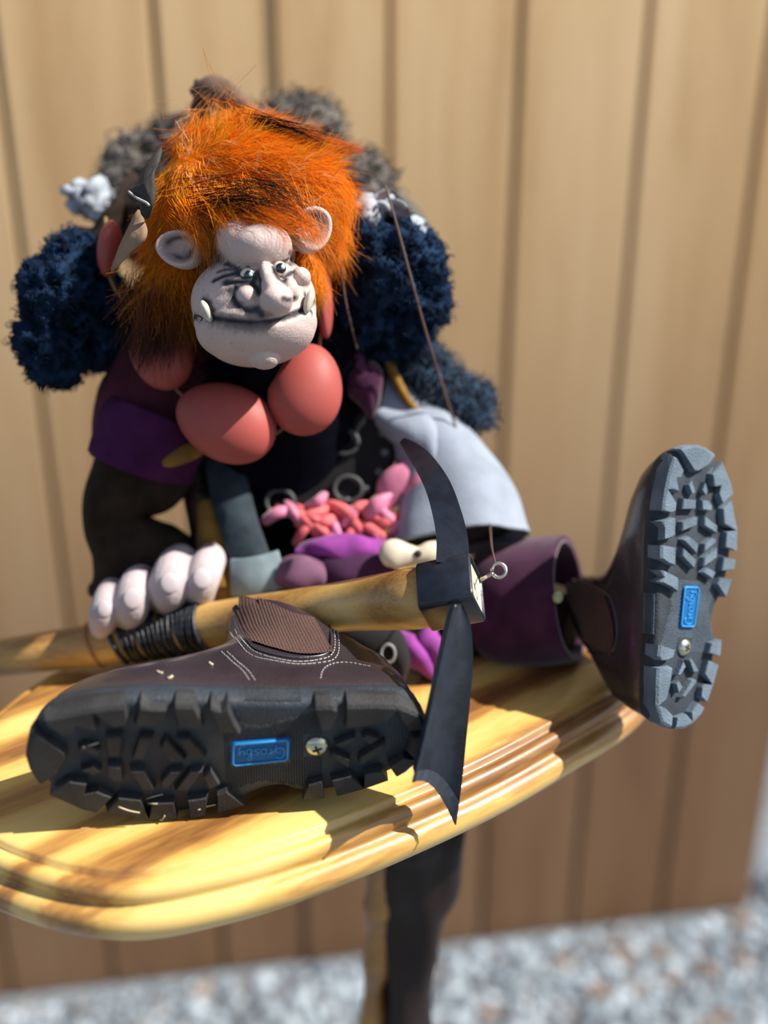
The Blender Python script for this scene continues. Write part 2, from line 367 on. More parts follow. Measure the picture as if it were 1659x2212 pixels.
M_thr1 = mat('brown_thread', (.055, .045, .045), rough=.9, var=.2)
M_tab = mat('blue_tab', (.003, .10, .30), rough=.55, spec=.25, var=.2, scale=100)
M_let = mat('blue_lettering', (.02, .24, .55), rough=.4, spec=.4, var=.1)
M_zinc = mat('passivated_zinc', (.62, .58, .40), rough=.28, metal=1, var=.35, scale=160, col2=(.42, .50, .46))
M_slot = mat('slot_dark', (.02, .017, .012), rough=.8)
M_lin = mat('boot_lining', (.05, .035, .03), rough=.95)
M_welt = mat('welt_rubber', (.036, .036, .040), rough=.6, var=.4, scale=80)
def boot(parent, name, W, mir, label, M_rub=None, M_lug=None, M_thr=None):
    """W: foot frame -> world; mir: -1 mirrors the foot"""
    Y = mir
    flip = (lambda Fc: [tuple(reversed(f)) for f in Fc]) if mir < 0 else (lambda Fc: Fc)
    def put(nm, vf, m, par, smooth=True, **k):
        V = [W @ Vector((v[0], v[1]*Y, v[2])) for v in vf[0]]
        return mk(nm, V, flip(vf[1]), m, par, smooth, **k)
    rootp = None
    n = len(ring0)
    cxm = .5*LB
    # --- upper
    rings = [(.008, .012, .992, 33.0, 0, 0), (.014, .006, .99, 33.6, 0, 0), (.022, .010, .975, 33.2, .05, 0), (.030, .018, .945, 31.5, .1, 0), (.038, .026, .885, 29.0, .2, 0), (.046, .036, .79, 27.2, .4, 0), (.054, .048, .685, 26.2, .6, 0),
             (.064, .062, .595, 25.4, .8, .05), (.076, .085, .535, 24.6, 1, .12), (.088, .130, .515, 25.2, 1, .2), (.100, .165, .512, 25.2, 1, .27), (.107, .182, .512, 25.0, 1, .30),
             (.1070, .190, .504, 23.4, 1, .30), (.100, .18, .50, 23, 1, .27), (.085, .14, .50, 22, 1, .2)]
    hwm = .0335; V, Fc = [], []
    for (z, xb, xf, hw, e, sl) in rings:
        for i, (x, y) in enumerate(ring0):
            xn = min(max(x/LB, 0), 1); yn = y/hwm
            ang = math.atan2(y, x-cxm); ex, ey = .5+.5*math.cos(2*math.pi*i/n-math.radians(0)), None
            # ellipse of the same parameter: angle around the middle
            ye = math.sin(math.acos(max(-1, min(1, 2*xn-1))))*(1 if yn > 0 else -1)
            yy = yn*(1-e)+ye*e
            xx = (xb+(xf-xb)*xn)*LB
            zz = z - sl*.10*(1-xn)*1.0
            V.append(Vector((xx, yy*hw/1000*(1.0), zz)))
    for k in range(len(rings)-1):
        for i in range(n): Fc.append((k*n+i, k*n+(i+1) % n, (k+1)*n+(i+1) % n, (k+1)*n+i))
    Fc.append(tuple(range(n-1, -1, -1))); Fc.append(tuple(range((len(rings)-1)*n, len(rings)*n)))
    V = [v+Vector((0, .0009*noise.noise(v*60), .0012*noise.noise(v*45+Vector((3, 1, 2)))))*(1 if v.z > .02 else 0) for v in V]
    up = put(name, (V, Fc), M_lea, parent)
    if label: up['label'] = label
    fixn(up)
    bvh = BVHTree.FromPolygons(V, Fc)
    def side(x, z, sgn, off=.0008):      # a point on the side of the upper
        h = bvh.ray_cast(Vector((x, sgn*.08, z)), Vector((0, -sgn, 0)))
        if h[0] is None: return None
        return h[0]+h[1]*(off if h[1].y*sgn > 0 else -off)
    # --- rubber midsole: side wall with grip texture
    prof = [(-.0030, 0), (.0002, .0006), (.0012, .004), (.0014, .009), (.0006, .0125), (-.0016, .0142), (-.006, .0146)]
    nr = []
    for i in range(n):
        a, b = ring0[i-1], ring0[(i+1) % n]; t = Vector((b[0]-a[0], b[1]-a[1], 0)); q = Vector((t.y, -t.x, 0)).normalized()
        if q.dot(Vector((ring0[i][0]-cxm, ring0[i][1], 0))) < 0 and abs(ring0[i][1]) > .01: pass
        nr.append(q)
    if nr[0].x < 0: nr = [-q for q in nr]
    SV, SF = [], []
    for dn, z in prof:
        for (x, y), q in zip(ring0, nr): SV.append(Vector((x, y, z))+q*dn)
    for k in range(len(prof)-1):
        for i in range(n): SF.append((k*n+i, k*n+(i+1) % n, (k+1)*n+(i+1) % n, (k+1)*n+i))
    SF.append(tuple(range(n))); SF.append(tuple(range((len(prof)-1)*n, len(prof)*n)))
    sole = put('sole', (SV, SF), M_rub, up); fixn(sole)
    wl = [Vector((x, y, .0150))+q*(-.0012) for (x, y), q in zip(ring0, nr)]
    put('welt', tube(wl, .0009, 6, closed=True), M_welt, up)
    # knurled grip: rows of small pyramids on the waist of the sole and its side wall
    KV, KF = [], []
    def pyr(c, a, b, nn, h):
        k = len(KV); KV.extend([c-a-b, c+a-b, c+a+b, c-a+b, c+nn*h]); KF.extend([(k, k+1, k+4), (k+1, k+2, k+4), (k+2, k+3, k+4), (k+3, k, k+4)])
    for ix in range(46):
        for iy in range(36):
            x = .0505+ix*.00135; y = -.0265+iy*.00150+(ix % 2)*.00075
            if .066 < x < .096 and -.0105 < y < .0075: continue
            if abs(x-.0527) < .0072 and abs(y+.0035) < .0075: continue
            if abs(y) > .0185+.012*abs(x-.08)/.04: continue
            if x > .099 and abs(y) < .030: continue
            pyr(Vector((x, y, 0)), Vector((.0005, 0, 0)), Vector((0, .0005, 0)), Vector((0, 0, -1)), .0006)
    for i in range(n):
        (x, y), q = ring0[i], nr[i]
        if not (.058 < x < .088 and y < 0): continue
        for j in range(1, 3):
            x2, y2 = ring0[(i+1) % n]
            for f in (0, .2, .4, .6, .8):
                for r_ in range(6):
                    zc = .0022+r_*.0018
                    if j == 1: pyr(Vector((x+(x2-x)*f, y+(y2-y)*f, zc))+q*.0011, Vector((.0006, 0, 0)), Vector((0, 0, .0006)), q, .0007)
    put('grip_texture', (KV, KF), M_lug, up, smooth=False, kind='stuff')
    # --- lugs
    for pl in LUGS:
        pts = [Vector((*so(*p), 0)) for p in pl]
        put('lug', prism(pts, Vector((0, 0, .0005)), Vector((0, 0, -.0052)), .86, .14), M_lug, up, False)
    for pl in EDGE:
        pts = [so(*p) for p in pl]; c = Vector((sum(p[0] for p in pts)/len(pts), sum(p[1] for p in pts)/len(pts), 0))
        lo, hi, bev, top = [], [], [], []
        for (x, y) in pts:
            p = Vector((x, y, 0)); j = min(range(n), key=lambda i: (ring0[i][0]-x)**2+(ring0[i][1]-y)**2); dd = math.hypot(ring0[j][0]-x, ring0[j][1]-y)
            on = dd < .0032
            if on:
                e = Vector((*ring0[j], 0)); hi.append(e+nr[j]*.0002+Vector((0, 0, .0118))); lo.append(e+nr[j]*.0030+Vector((0, 0, .0030))); bev.append(e+nr[j]*.0024+Vector((0, 0, -.0040))); top.append(e+nr[j]*.0006+Vector((0, 0, -.0052)))
            else:
                hi.append(p+Vector((0, 0, .0005))); lo.append(p+Vector((0, 0, .0004))); bev.append(p+(c-p)*.10+Vector((0, 0, -.0044))); top.append(p+(c-p)*.18+Vector((0, 0, -.0052)))
        m_ = len(pts); LV = hi+lo+bev+top; LF = [tuple(range(m_-1, -1, -1)), tuple(range(3*m_, 4*m_))]
        for k in range(3):
            for i in range(m_): LF.append((k*m_+i, k*m_+(i+1) % m_, (k+1)*m_+(i+1) % m_, (k+1)*m_+i))
        fixn(put('lug', (LV, LF), M_lug, up, False))
    # --- blue tab with lettering, letters read from heel to toe
    tb = [Vector((*so(*p), 0)) for p in [(497, 1597), (503, 1593), (623, 1589), (629, 1594), (627, 1645), (620, 1650), (500, 1657), (494, 1651)]]
    put('blue_tab', prism(tb, Vector((0, 0, .0002)), Vector((0, 0, -.0016)), .97, .3), M_tab, up, False, label='bright blue moulded tab')
    rim = [v*1.0 for v in tb]; cc = sum(rim, Vector())/len(rim)
    RV = tube([cc+(v-cc)*.90+Vector((0, 0, -.0017)) for v in rim], .0006, 6, closed=True)
    STR = {'G': [[(.62, .78), (.5, .98), (.2, .92), (.02, .55), (.08, .15), (.35, 0), (.6, .14), (.66, .42), (.40, .40)], [(.66, .42), (.66, .0), (.52, -.2)]],
           'r': [[(0, .1), (.12, .5), (.2, .48), (.22, .0)], [(.22, .3), (.36, .52), (.48, .46)]],
           'o': [[(.25, .5), (.05, .38), (.06, .1), (.25, 0), (.44, .12), (.44, .38), (.25, .5)]],
           's': [[(.42, .44), (.25, .52), (.08, .40), (.24, .27), (.40, .14), (.24, 0), (.04, .08)]],
           'b': [[(.05, .3), (.34, .8), (.30, 1.02), (.14, .9), (.08, .3), (.10, .03), (.30, 0), (.44, .2), (.36, .44), (.12, .34)]],
           'y': [[(.04, .5), (.08, .18), (.28, .14), (.44, .48)], [(.44, .48), (.40, -.1), (.22, -.42), (.02, -.34)]]}
    ht = .0072; x0 = so(628, 1622)[0]+.0030; base = .0040-.0020
    TV = []; cur = 0
    yc = so(0, 1622)[1]
    for ch, wd in (('G', .80), ('r', .50), ('o', .55), ('s', .52), ('b', .55), ('y', .52)):
        for st in STR[ch]:
            # reading direction = +x (heel to toe); letter tops point to -y*mir seen from below
            ps = [Vector((x0+(cur+a)*ht*.93, 0, 0))+Vector((0, (yc - mir*(b-.38)*ht)*1.0 if mir > 0 else (yc+(b-.38)*ht), -.0017)) for a, b in st]
            TV.append(tube(catmull(ps, 4), .00042, 5))
        cur += wd
    put('lettering', merge(RV, *TV), M_let, up, True, label='raised script lettering on the blue tab')
    # --- cross-head screw
    sx, sy = so(686, 1617); c0 = Vector((sx, sy, 0))
    prf = [(.0062, .0002), (.0062, -.0008), (.0058, -.0016), (.0048, -.0026), (.0034, -.0033), (.0018, -.0036), (.0, -.0037)]
    V2, F2 = [], []
    for r_, z in prf[:-1]:
        for k in range(24): V2.append(c0+Vector((r_*math.cos(k*math.pi/12), r_*math.sin(k*math.pi/12), z)))
    for j in range(len(prf)-2):
        for k in range(24): F2.append((j*24+k, j*24+(k+1) % 24, (j+1)*24+(k+1) % 24, (j+1)*24+k))
    F2.append(tuple(range((len(prf)-2)*24, (len(prf)-1)*24)))
    fixn(put('screw', (V2, F2), M_zinc, up, label='zinc cross-head screw through the sole'))
    cr = []
    for a_ in (0, 1):
        q = Matrix.Rotation(math.radians(20+90*a_), 3, 'Z')
        cr.append(box(c0+Vector((0, 0, -.0032)), .0050, .0012, .0014, q.to_4x4()))
    put('screw_recess', merge(*cr), M_slot, up, False)
    # --- elastic gussets, seams
    for sg in (-1, 1):
        GV, GF = [], []; nu, nv = 97, 9
        for j in range(nv):
            for i in range(nu):
                u, v = i/(nu-1), j/(nv-1)
                xb_ = .215+.045*v; xf_ = .445+.045*v
                x = (xb_+(xf_-xb_)*u)*LB
                zl = .046-.006*math.sin(u*math.pi)+.010*u; zt = .0775+.0265*u-.004*math.sin(u*math.pi*2)
                z = zl+(zt-zl)*v
                p = side(x, z, sg, .0010+.00035*(i % 4 < 2)) or Vector((x, sg*.022, z))
                GV.append(p)
        for j in range(nv-1):
            for i in range(nu-1): GF.append((j*nu+i, j*nu+i+1, (j+1)*nu+i+1, (j+1)*nu+i))
        put('elastic_gusset', (GV, GF), M_gus, up, label='ribbed brown elastic gusset')
    seams = []
    gl = [(.205, .078), (.205, .06), (.215, .047), (.245, .040), (.33, .037), (.42, .044), (.458, .055), (.478, .075), (.500, .099)]
    for o_ in (0, .010): seams.append([(x+(o_ if x > .33 else -o_), z-o_*.30) for x, z in gl])
    seams += [[(.435, .018), (.455, .027), (.475, .034), (.51, .047)], [(.45, .018), (.47, .027), (.49, .034), (.525, .047)], [(.262, .019), (.25, .028), (.225, .034), (.19, .036), (.15, .034), (.11, .030)]]
    TV = []
    for sg in (-1, 1):
        for sm in seams:
            pl = catmull([Vector((x*LB, 0, z)) for x, z in sm], 24); acc = 0; st = None
            for a, b in zip(pl, pl[1:]):
                acc += (b-a).length
                if st is None: st = a
                if acc > .0016:
                    p1, p2 = side(st.x, st.z, sg, .0003), side(b.x, b.z, sg, .0003)
                    if p1 and p2 and (p1-p2).length < .004: TV.append(tube([p1, p1.lerp(p2, .8)], .00032, 4))
                    acc = -.0007; st = None
                if acc < 0: st = None
    put('stitching', merge(*TV), M_thr, up, False, label='rows of stitching', kind='stuff')
    # leather edge around the gusset
    for sg in (-1, 1):
        ps = [side(x*LB, z, sg, .0005) for x, z in [(.215, .076), (.215, .062), (.222, .050), (.25, .043), (.33, .0405), (.42, .047), (.448, .058), (.466, .078), (.488, .099)]]
        ps = [p for p in ps if p]
        if len(ps) > 3: put('gusset_edge', tube(catmull(ps, 4), .0009, 6), M_lea, up)
    return up
# --- poses
zA = Vector((-.12, .97, .15)).normalized(); xA = Vector((-.975, -.17, .01)); xA = (xA-zA*xA.dot(zA)).normalized(); yA = zA.cross(xA)   # mirrored: +y local goes down
cA = PZ(502, 1632, TOP+.0362)
WA = basis(xA, yA, zA, cA - xA*(LB*.95/2)) @ Matrix.Scale(.95, 4)
hB, tB = P(1470, 1565, .598), P(1518, 975, .606)
xB = (tB-hB).normalized(); q = RT*math.cos(math.radians(33))+FW*math.sin(math.radians(33)); yB = (q-xB*q.dot(xB)).normalized(); zB = xB.cross(yB)
kB = (tB-hB).length/LB
cB = P(1495, 1268, .602)
WB = basis(xB, yB, zB, cB-xB*(LB*.785/2)) @ Matrix.Scale(.785, 4)
# ================================================================== adze
M_hnd = wood('hickory_handle', [(.32, (.22, .10, .025)), (.48, (.44, .245, .065)), (.62, (.56, .345, .105)), (.8, (.62, .44, .20))], 16, 3, (.5, 3, 3), rough=.42, coat=.15, dist=5, bump=.08)
M_iron = mat('black_forged_steel', (.010, .014, .024), rough=.33, spec=.4, var=.5, scale=120, bump=.15, bscale=250, coat=.12)
M_edge = mat('ground_edge', (.055, .065, .085), rough=.42, metal=.3, var=.4, scale=200, bump=.2, bscale=500)
M_cord = mat('waxed_cord', (.012, .014, .020), rough=.5, var=.4, scale=300)
M_eye = mat('bright_wire', (.55, .54, .48), rough=.3, metal=1)
M_endg = wood('end_grain', [(.3, (.40, .30, .16)), (.5, (.58, .48, .32)), (.7, (.64, .58, .44))], 60, 8, (3, 1, 1), rough=.7, coat=0)
def ppath(pts, n=6):     # [(x, y, depth, half-height px)] -> smooth path, radii
    a = catmull([P(x, y, d) for x, y, d, r in pts], n); b = catmull([Vector((r*d/F, 0, 0)) for x, y, d, r in pts], n)
    return a, [v.x for v in b]
adze = empty('adze', P(960, 1270, .56), 'long-handled adze with black steel blade and curved spike, held across the lap', 'adze')
hp, hr = ppath([(1030, 1275, .545, 50), (960, 1283, .552, 54), (900, 1292, .560, 66), (800, 1303, .582, 58), (700, 1315, .602, 52), (560, 1334, .622, 50), (445, 1352, .636, 49), (330, 1372, .647, 46), (200, 1393, .655, 45), (0, 1421, .668, 41), (-160, 1444, .680, 40)], 8)
def squarish(t, a, q): return .10*(abs(math.cos(2*a))-.6)*-1 if False else .07*math.cos(4*a)*max(0, 1-t*2.2)+.015*noise.noise(q*50)
hv = tube(hp[6:], hr[6:], 24, bump=squarish)
mk('handle', *hv, M_hnd, adze)
# square collar: axes measured in the photograph
e1 = (RT*.0007-UP*.0241-FW*.0183).normalized(); e2 = (RT*.0081-UP*.0146+FW*.0195); e2 = (e2-e1*e2.dot(e1)).normalized(); ax = e1.cross(e2)
if ax.dot(RT) < 0: ax = -ax
S = .0272; Lc = .0275; tw = .0024
corner = P(1021, 1288, .528)                       # front lower corner at the open end
c0 = corner - e1*(S/2) + e2*(S/2)                  # centre of the open end
def sqring(c, s, r=.004):
    pts = []
    for sx, sy in ((1, 1), (-1, 1), (-1, -1), (1, -1)):
        for k in range(5):
            t = math.radians(90*k/4) + {(1, 1): 0, (-1, 1): math.pi/2, (-1, -1): math.pi, (1, -1): 1.5*math.pi}[(sx, sy)]
            pts.append(c+e1*(sx*(s/2-r)+r*math.cos(t))+e2*(sy*(s/2-r)+r*math.sin(t)))
    return pts
rg = [sqring(c0-ax*Lc, S-2*tw, .003), sqring(c0-ax*Lc, S-.001, .004), sqring(c0-ax*(Lc-.0008), S, .004), sqring(c0-ax*.0008, S, .004), sqring(c0, S-.001, .004), sqring(c0, S-2*tw, .003), sqring(c0-ax*.004, S-2*tw, .003)]
V = [v for r in rg for v in r]; n = 20; Fc = []
for k in range(len(rg)-1):
    for i in range(n): Fc.append((k*n+i, k*n+(i+1) % n, (k+1)*n+(i+1) % n, (k+1)*n+i))
fixn(mk('collar', V, Fc, M_iron, adze))
er = [sqring(c0-ax*.012, S-2*tw-.0004, .003), sqring(c0-ax*.0012, S-2*tw-.0004, .003)]
V = er[0]+er[1]; Fc = [(i, (i+1) % n, n+(i+1) % n, n+i) for i in range(n)]+[tuple(range(n)), tuple(range(n, 2*n))]
fixn(mk('handle_end', V, Fc, M_endg, adze, False, label='pale sawn handle end inside the collar'))
# blade
bl = [((984, 1306), .526), ((972, 1345), .524), ((955, 1420), .521), ((938, 1500), .518), ((921, 1580), .514), ((905, 1645), .511), ((893, 1690), .509)]
br = [((1000, 1308), .530), ((1017, 1352), .531), ((1022, 1425), .532), ((1016, 1510), .533), ((1007, 1600), .535), ((998, 1690), .538), ((985, 1782), .541)]
nu = 9; V = []
L_ = catmull([P(*p, d) for p, d in bl], 4); R_ = catmull([P(*p, d) for p, d in br], 4); nv = len(L_)
for k in range(nv):
    v = k/(nv-1)
    for i in range(nu):
        u = i/(nu-1); p = L_[k].lerp(R_[k], u)
        p = p + (UP*.0055*v*v+FW*(.002+.008*v*v))*math.sin(math.pi*u)**.9
        V.append(p)
back_ = [v+(-RT*.0022+FW*.0022)*(1-.75*(i//nu)/(nv-1)*((i//nu) > nv-4)) for i, v in enumerate(V)]
nV = len(V); Fc = []
for k in range(nv-1):
    for i in range(nu-1):
        a = k*nu+i; Fc.append((a, a+1, a+nu+1, a+nu)); Fc.append((nV+a+nu, nV+a+nu+1, nV+a+1, nV+a))
for k in range(nv-1):
    for i in (0, nu-1): a = k*nu+i; Fc.append((a, a+nu, nV+a+nu, nV+a))
for i in range(nu-1):
    for k in (0, nv-1): a = k*nu+i; Fc.append((a, a+1, nV+a+1, nV+a))
bo = fixn(mk('blade', V+back_, Fc, [M_iron, M_edge], adze, True, label='broad curved black blade'))
bo.data.set_sharp_from_angle(angle=math.radians(35))
V2 = [V[(nv-1)*nu+i].lerp(V[(nv-4)*nu+i], f)+(-FW*.0006) for f in (0, .33, .75) for i in range(nu)]; Fc = [(k*nu+i, k*nu+i+1, (k+1)*nu+i+1, (k+1)*nu+i) for k in range(2) for i in range(nu-1)]
mk('ground_bevel', V2, Fc, M_edge, bo, True, label='grey ground bevel along the cutting edge')
ed = [L_[i]+(-RT*.0002-FW*.0006) for i in range(nv)]
mk('blade_rib', *tube(ed, [.0014*(1-.5*i/nv) for i in range(nv)], 6), M_iron, bo)
# curved spike
sp_, sr_ = ppath([(978, 1215, .545, 36), (977, 1165, .550, 34), (966, 1110, .557, 31), (946, 1050, .567, 28), (915, 998, .580, 23), (888, 968, .592, 16), (868, 950, .602, 7)], 6)
V, Fc = [], []
for i, p in enumerate(sp_):
    t = (sp_[min(i+1, len(sp_)-1)]-sp_[max(i-1, 0)]).normalized(); s = t.cross(FW).normalized(); n_ = s.cross(t).normalized()
    if s.dot(RT) < 0: s = -s
    if n_.dot(FW) < 0: n_ = -n_
    for a, b in ((-1, 0), (1, 0), (1, .0042), (-1, .0042)): V.append(p+s*(a*sr_[i])+n_*b)
for i in range(len(sp_)-1):
    for k in range(4): Fc.append((i*4+k, i*4+(k+1) % 4, i*4+4+(k+1) % 4, i*4+4+k))
Fc += [(0, 1, 2, 3), tuple(len(V)-4+k for k in range(4))]
so_ = fixn(mk('spike', V, Fc, M_iron, adze, True, label='curved black steel spike above the collar')); so_.data.set_sharp_from_angle(angle=math.radians(35))
# cord binding on the handle
i0 = min(range(len(hp)), key=lambda i: (hp[i]-P(445, 1352, .636)).length); i1 = min(range(len(hp)), key=lambda i: (hp[i]-P(245, 1386, .652)).length)
TV = []
def ringat(f, tilt, rad):
    x = i0+(i1-i0)*f; j = int(x); p = hp[j].lerp(hp[j+1], x-j); r = hr[j]*1.04+.0008; t = (hp[j+1]-hp[j-1]).normalized(); s, u = frame(t)
    return tube([p+s*(r*math.cos(a))+u*(r*math.sin(a))+t*(tilt*math.sin(a+1)) for a in [2*math.pi*k/24 for k in range(24)]], rad, 5, closed=True)
for f, tl in [(.0, .001), (.035, .0), (.07, .001), (.105, -.001), (.14, .001), (.18, .002), (.235, .004), (.29, .001), (.36, .003), (.40, .001), (.47, .004), (.51, .002), (.58, .003), (.63, .003), (.69, .001), (.78, .004), (.82, .003), (.93, .005)]: TV.append(ringat(f, tl, .0014))
mk('cord_binding', *merge(*TV), M_cord, adze, label='black cord wound round the handle')
mk('copper_wire', *ringat(1.12, .004, .0005), mat('copper_wire', (.40, .16, .07), rough=.3, metal=.8), adze, label='single turn of copper wire')
# screw eye in the handle end
ce = P(1078, 1232, .540); k = .540/F
rg_ = [ce+RT*(15*k*math.cos(a))+UP*(15*k*math.sin(a))+FW*(.001*math.sin(a)) for a in [math.radians(215+x) for x in range(0, 331, 15)]]
mk('screw_eye', *merge(tube(rg_, .00085, 8), tube([P(1065, 1238, .540), P(1040, 1252, .545)], .0010, 8)), M_eye, adze, label='small bright screw eye')
# ================================================================== marionette
troll = empty('marionette', PZ(640, 1330, TOP), 'seated troll marionette with orange hair, pale scowling face and work boots, holding an adze', 'puppet')
M_clay = mat('painted_clay', (1, 1, 1), rough=.75, spec=.3, attr=True, bump=.35, bscale=900, scale=200)
M_nail = mat('pale_nail', (.46, .39, .41), rough=.5, var=.1)
M_hair = mat('dyed_fur', (1, 1, 1), rough=.45, spec=.4, attr=True)
_t = M_hair.node_tree; _p = _t.nodes['Principled BSDF']; _tr = _t.nodes.new('ShaderNodeBsdfTranslucent'); _mx = _t.nodes.new('ShaderNodeMixShader'); _mx.inputs[0].default_value = .50
_t.links.new(_p.inputs['Base Color'].links[0].from_socket, _tr.inputs['Color']); _t.links.new(_p.outputs[0], _mx.inputs[1]); _t.links.new(_tr.outputs[0], _mx.inputs[2]); _t.links.new(_mx.outputs[0], _t.nodes['Material Output'].inputs['Surface'])
M_fle = mat('navy_fleece', (.012, .032, .075), rough=.95, spec=.1, scale=120, col2=(.003, .006, .014))
M_blk = mat('black_fleece', (.0035, .0042, .008), rough=.98, spec=.03, var=.4, scale=80)
M_hump = mat('grey_brown_fleece', (.17, .155, .138), rough=.95, spec=.1, var=.65, scale=60, col2=(.030, .027, .026))
M_rag = mat('pale_felt', (.34, .38, .44), rough=.95, var=.4, scale=90)
M_mar = mat('maroon_cloth', (.085, .020, .034), rough=.95, spec=.1, var=.4, scale=50, bump=.4, bscale=900)
M_pur = mat('purple_cloth', (.060, .012, .055), rough=.95, spec=.1, var=.35, scale=70, bump=.4, bscale=900)
M_plum = mat('plum_wool', (.062, .018, .048), rough=.95, spec=.1, var=.4, scale=70, bump=.5, bscale=900, sheen=.3)
M_mag = mat('magenta_velvet', (.26, .035, .27), rough=.9, var=.4, scale=80, sheen=.2)
M_yel = mat('ochre_cloth', (.22, .11, .012), rough=.95, var=.5, scale=60)
M_brn = mat('brown_wool', (.034, .023, .016), rough=.95, spec=.1, var=.5, scale=60, bump=.5, bscale=600)
M_lin = mat('grey_linen', (.26, .295, .36), rough=.95, spec=.1, var=.25, scale=40, bump=.4, bscale=800)
M_tan = mat('tan_suede', (.30, .19, .115), rough=.85, var=.4, scale=60)
M_drk = mat('dark_leather', (.026, .022, .020), rough=.8, var=.4, scale=60, bump=.3, bscale=400)
M_bel = mat('blue_grey_strap', (.030, .044, .058), rough=.8, spec=.2, var=.5, scale=60, bump=.3, bscale=300)
M_disc = mat('black_leather_plate', (.014, .013, .015), rough=.7, spec=.15, var=.4, scale=50)
M_stud = mat('dull_stud', (.10, .115, .115), rough=.45, metal=.3)
M_pink = mat('coral_cord', (.72, .13, .14), rough=.8, var=.4, scale=80)
M_pnk2 = mat('pink_ribbon', (.68, .20, .34), rough=.6, var=.4, scale=60, sheen=.3)
M_bone = mat('bone_toggle', (.62, .55, .42), rough=.5, var=.25, scale=60)
M_str = mat('brown_string', (.10, .055, .04), rough=.8)
M_bead = mat('coral_bead', (.34, .066, .055), rough=.55, spec=.3, var=.25, scale=14, sub=0, bump=.05, bscale=80)
M_gap = mat('sleeve_shade_and_pouch_black', (.010, .008, .010), rough=1)
M_wht = mat('eye_white', (.62, .58, .48), rough=.2, coat=.5, var=.1)
M_pup = mat('eye_black', (.004, .004, .006), rough=.15, coat=.8)
M_glint = mat('eye_spark', (.42, .66, .72), rough=.25, var=.1)  # pale colour of the glint painted on each eye
M_tusk = mat('bone_tusk', (.60, .55, .46), rough=.45, spec=.3, var=.35, scale=120, col2=(.34, .33, .27))

def ptube(pts, rz, n=24, m=6, caps=True, bump=None, hint=FW):
    """cloth tube: pts (x, y, depth, half-width px); rz = half thickness in m (or list)"""
    path, rr = ppath(pts, m); L = len(path)
    rzs = rz if isinstance(rz, (list, tuple)) else [rz]*len(pts)
    rd = [rzs[min(i//m, len(rzs)-1)]*(1-(i % m)/m)+rzs[min(i//m+1, len(rzs)-1)]*((i % m)/m) for i in range(L)]
    return tube(path, [(rr[i], rd[i]) for i in range(L)], n, caps, hint, bump=bump)
def wrinkle(amp, f1=7, f2=3, sc=40):
    return lambda t, a, q: amp*(.5*math.sin(a*f2+t*f1+3*noise.noise(q*sc))+.8*noise.noise(q*sc))
def sheet(poly, dep, th, m, name, parent, curl=0.0, edge=None, **k):
    """a cut piece of leather or cloth: outline in px with a depth each (or one), bowed, with real thickness"""
    n = len(poly); ds = dep if isinstance(dep, (list, tuple)) else [dep]*n
    pts = [P(x, y, d) for (x, y), d in zip(poly, ds)]
    pts = catmull(pts, 3, True); n = len(pts); c = sum(pts, Vector())/n - FW*curl
    V, Fc = [], []
    for lay, off in ((0, 0), (1, th)):
        for f in (1, .66, .33):
            for p in pts: V.append(c.lerp(p, f)+FW*(off+(0 if f == 1 else -curl*(1-f)*.5)))
        V.append(c+FW*(off-curl*.5))
    h = 3*n+1
    for lay in (0, 1):
        b = lay*h
        for r in range(2):
            for i in range(n): Fc.append((b+r*n+i, b+r*n+(i+1) % n, b+(r+1)*n+(i+1) % n, b+(r+1)*n+i))
        for i in range(n): Fc.append((b+2*n+i, b+2*n+(i+1) % n, b+3*n))
    for i in range(n): Fc.append((i, (i+1) % n, h+(i+1) % n, h+i))
    return fixn(mk(name, V, Fc, m, parent, True, **k))
def strands_mesh(paths, widths, cols):
    """paths (n,k,3) array, widths (n,), cols (n,k,4): three-sided tapered hairs as one mesh"""
    n, k, _ = paths.shape; T = np.gradient(paths, axis=1); T /= np.linalg.norm(T, axis=2, keepdims=True)+1e-9
    ref = np.array([.31, .52, .79]); A = np.cross(T, ref); A /= np.linalg.norm(A, axis=2, keepdims=True)+1e-9; B = np.cross(T, A)
    tp = np.linspace(1, .25, k)[None, :, None]*widths[:, None, None]
    vs = np.stack([paths+tp*(math.cos(a)*A+math.sin(a)*B) for a in (0, 2.094, 4.189)], axis=2)    # n,k,3,3
    V = vs.reshape(-1, 3); C = np.repeat(cols[:, :, None, :], 3, axis=2).reshape(-1, 4)
    base = (np.arange(n)*k*3)[:, None, None]+(np.arange(k-1)*3)[None, :, None]
    f = []
    for s in range(3):
        s2 = (s+1) % 3; f.append(np.stack([base+s, base+s2, base+3+s2, base+3+s], axis=-1).reshape(-1, 4))
    return V, np.concatenate(f), C
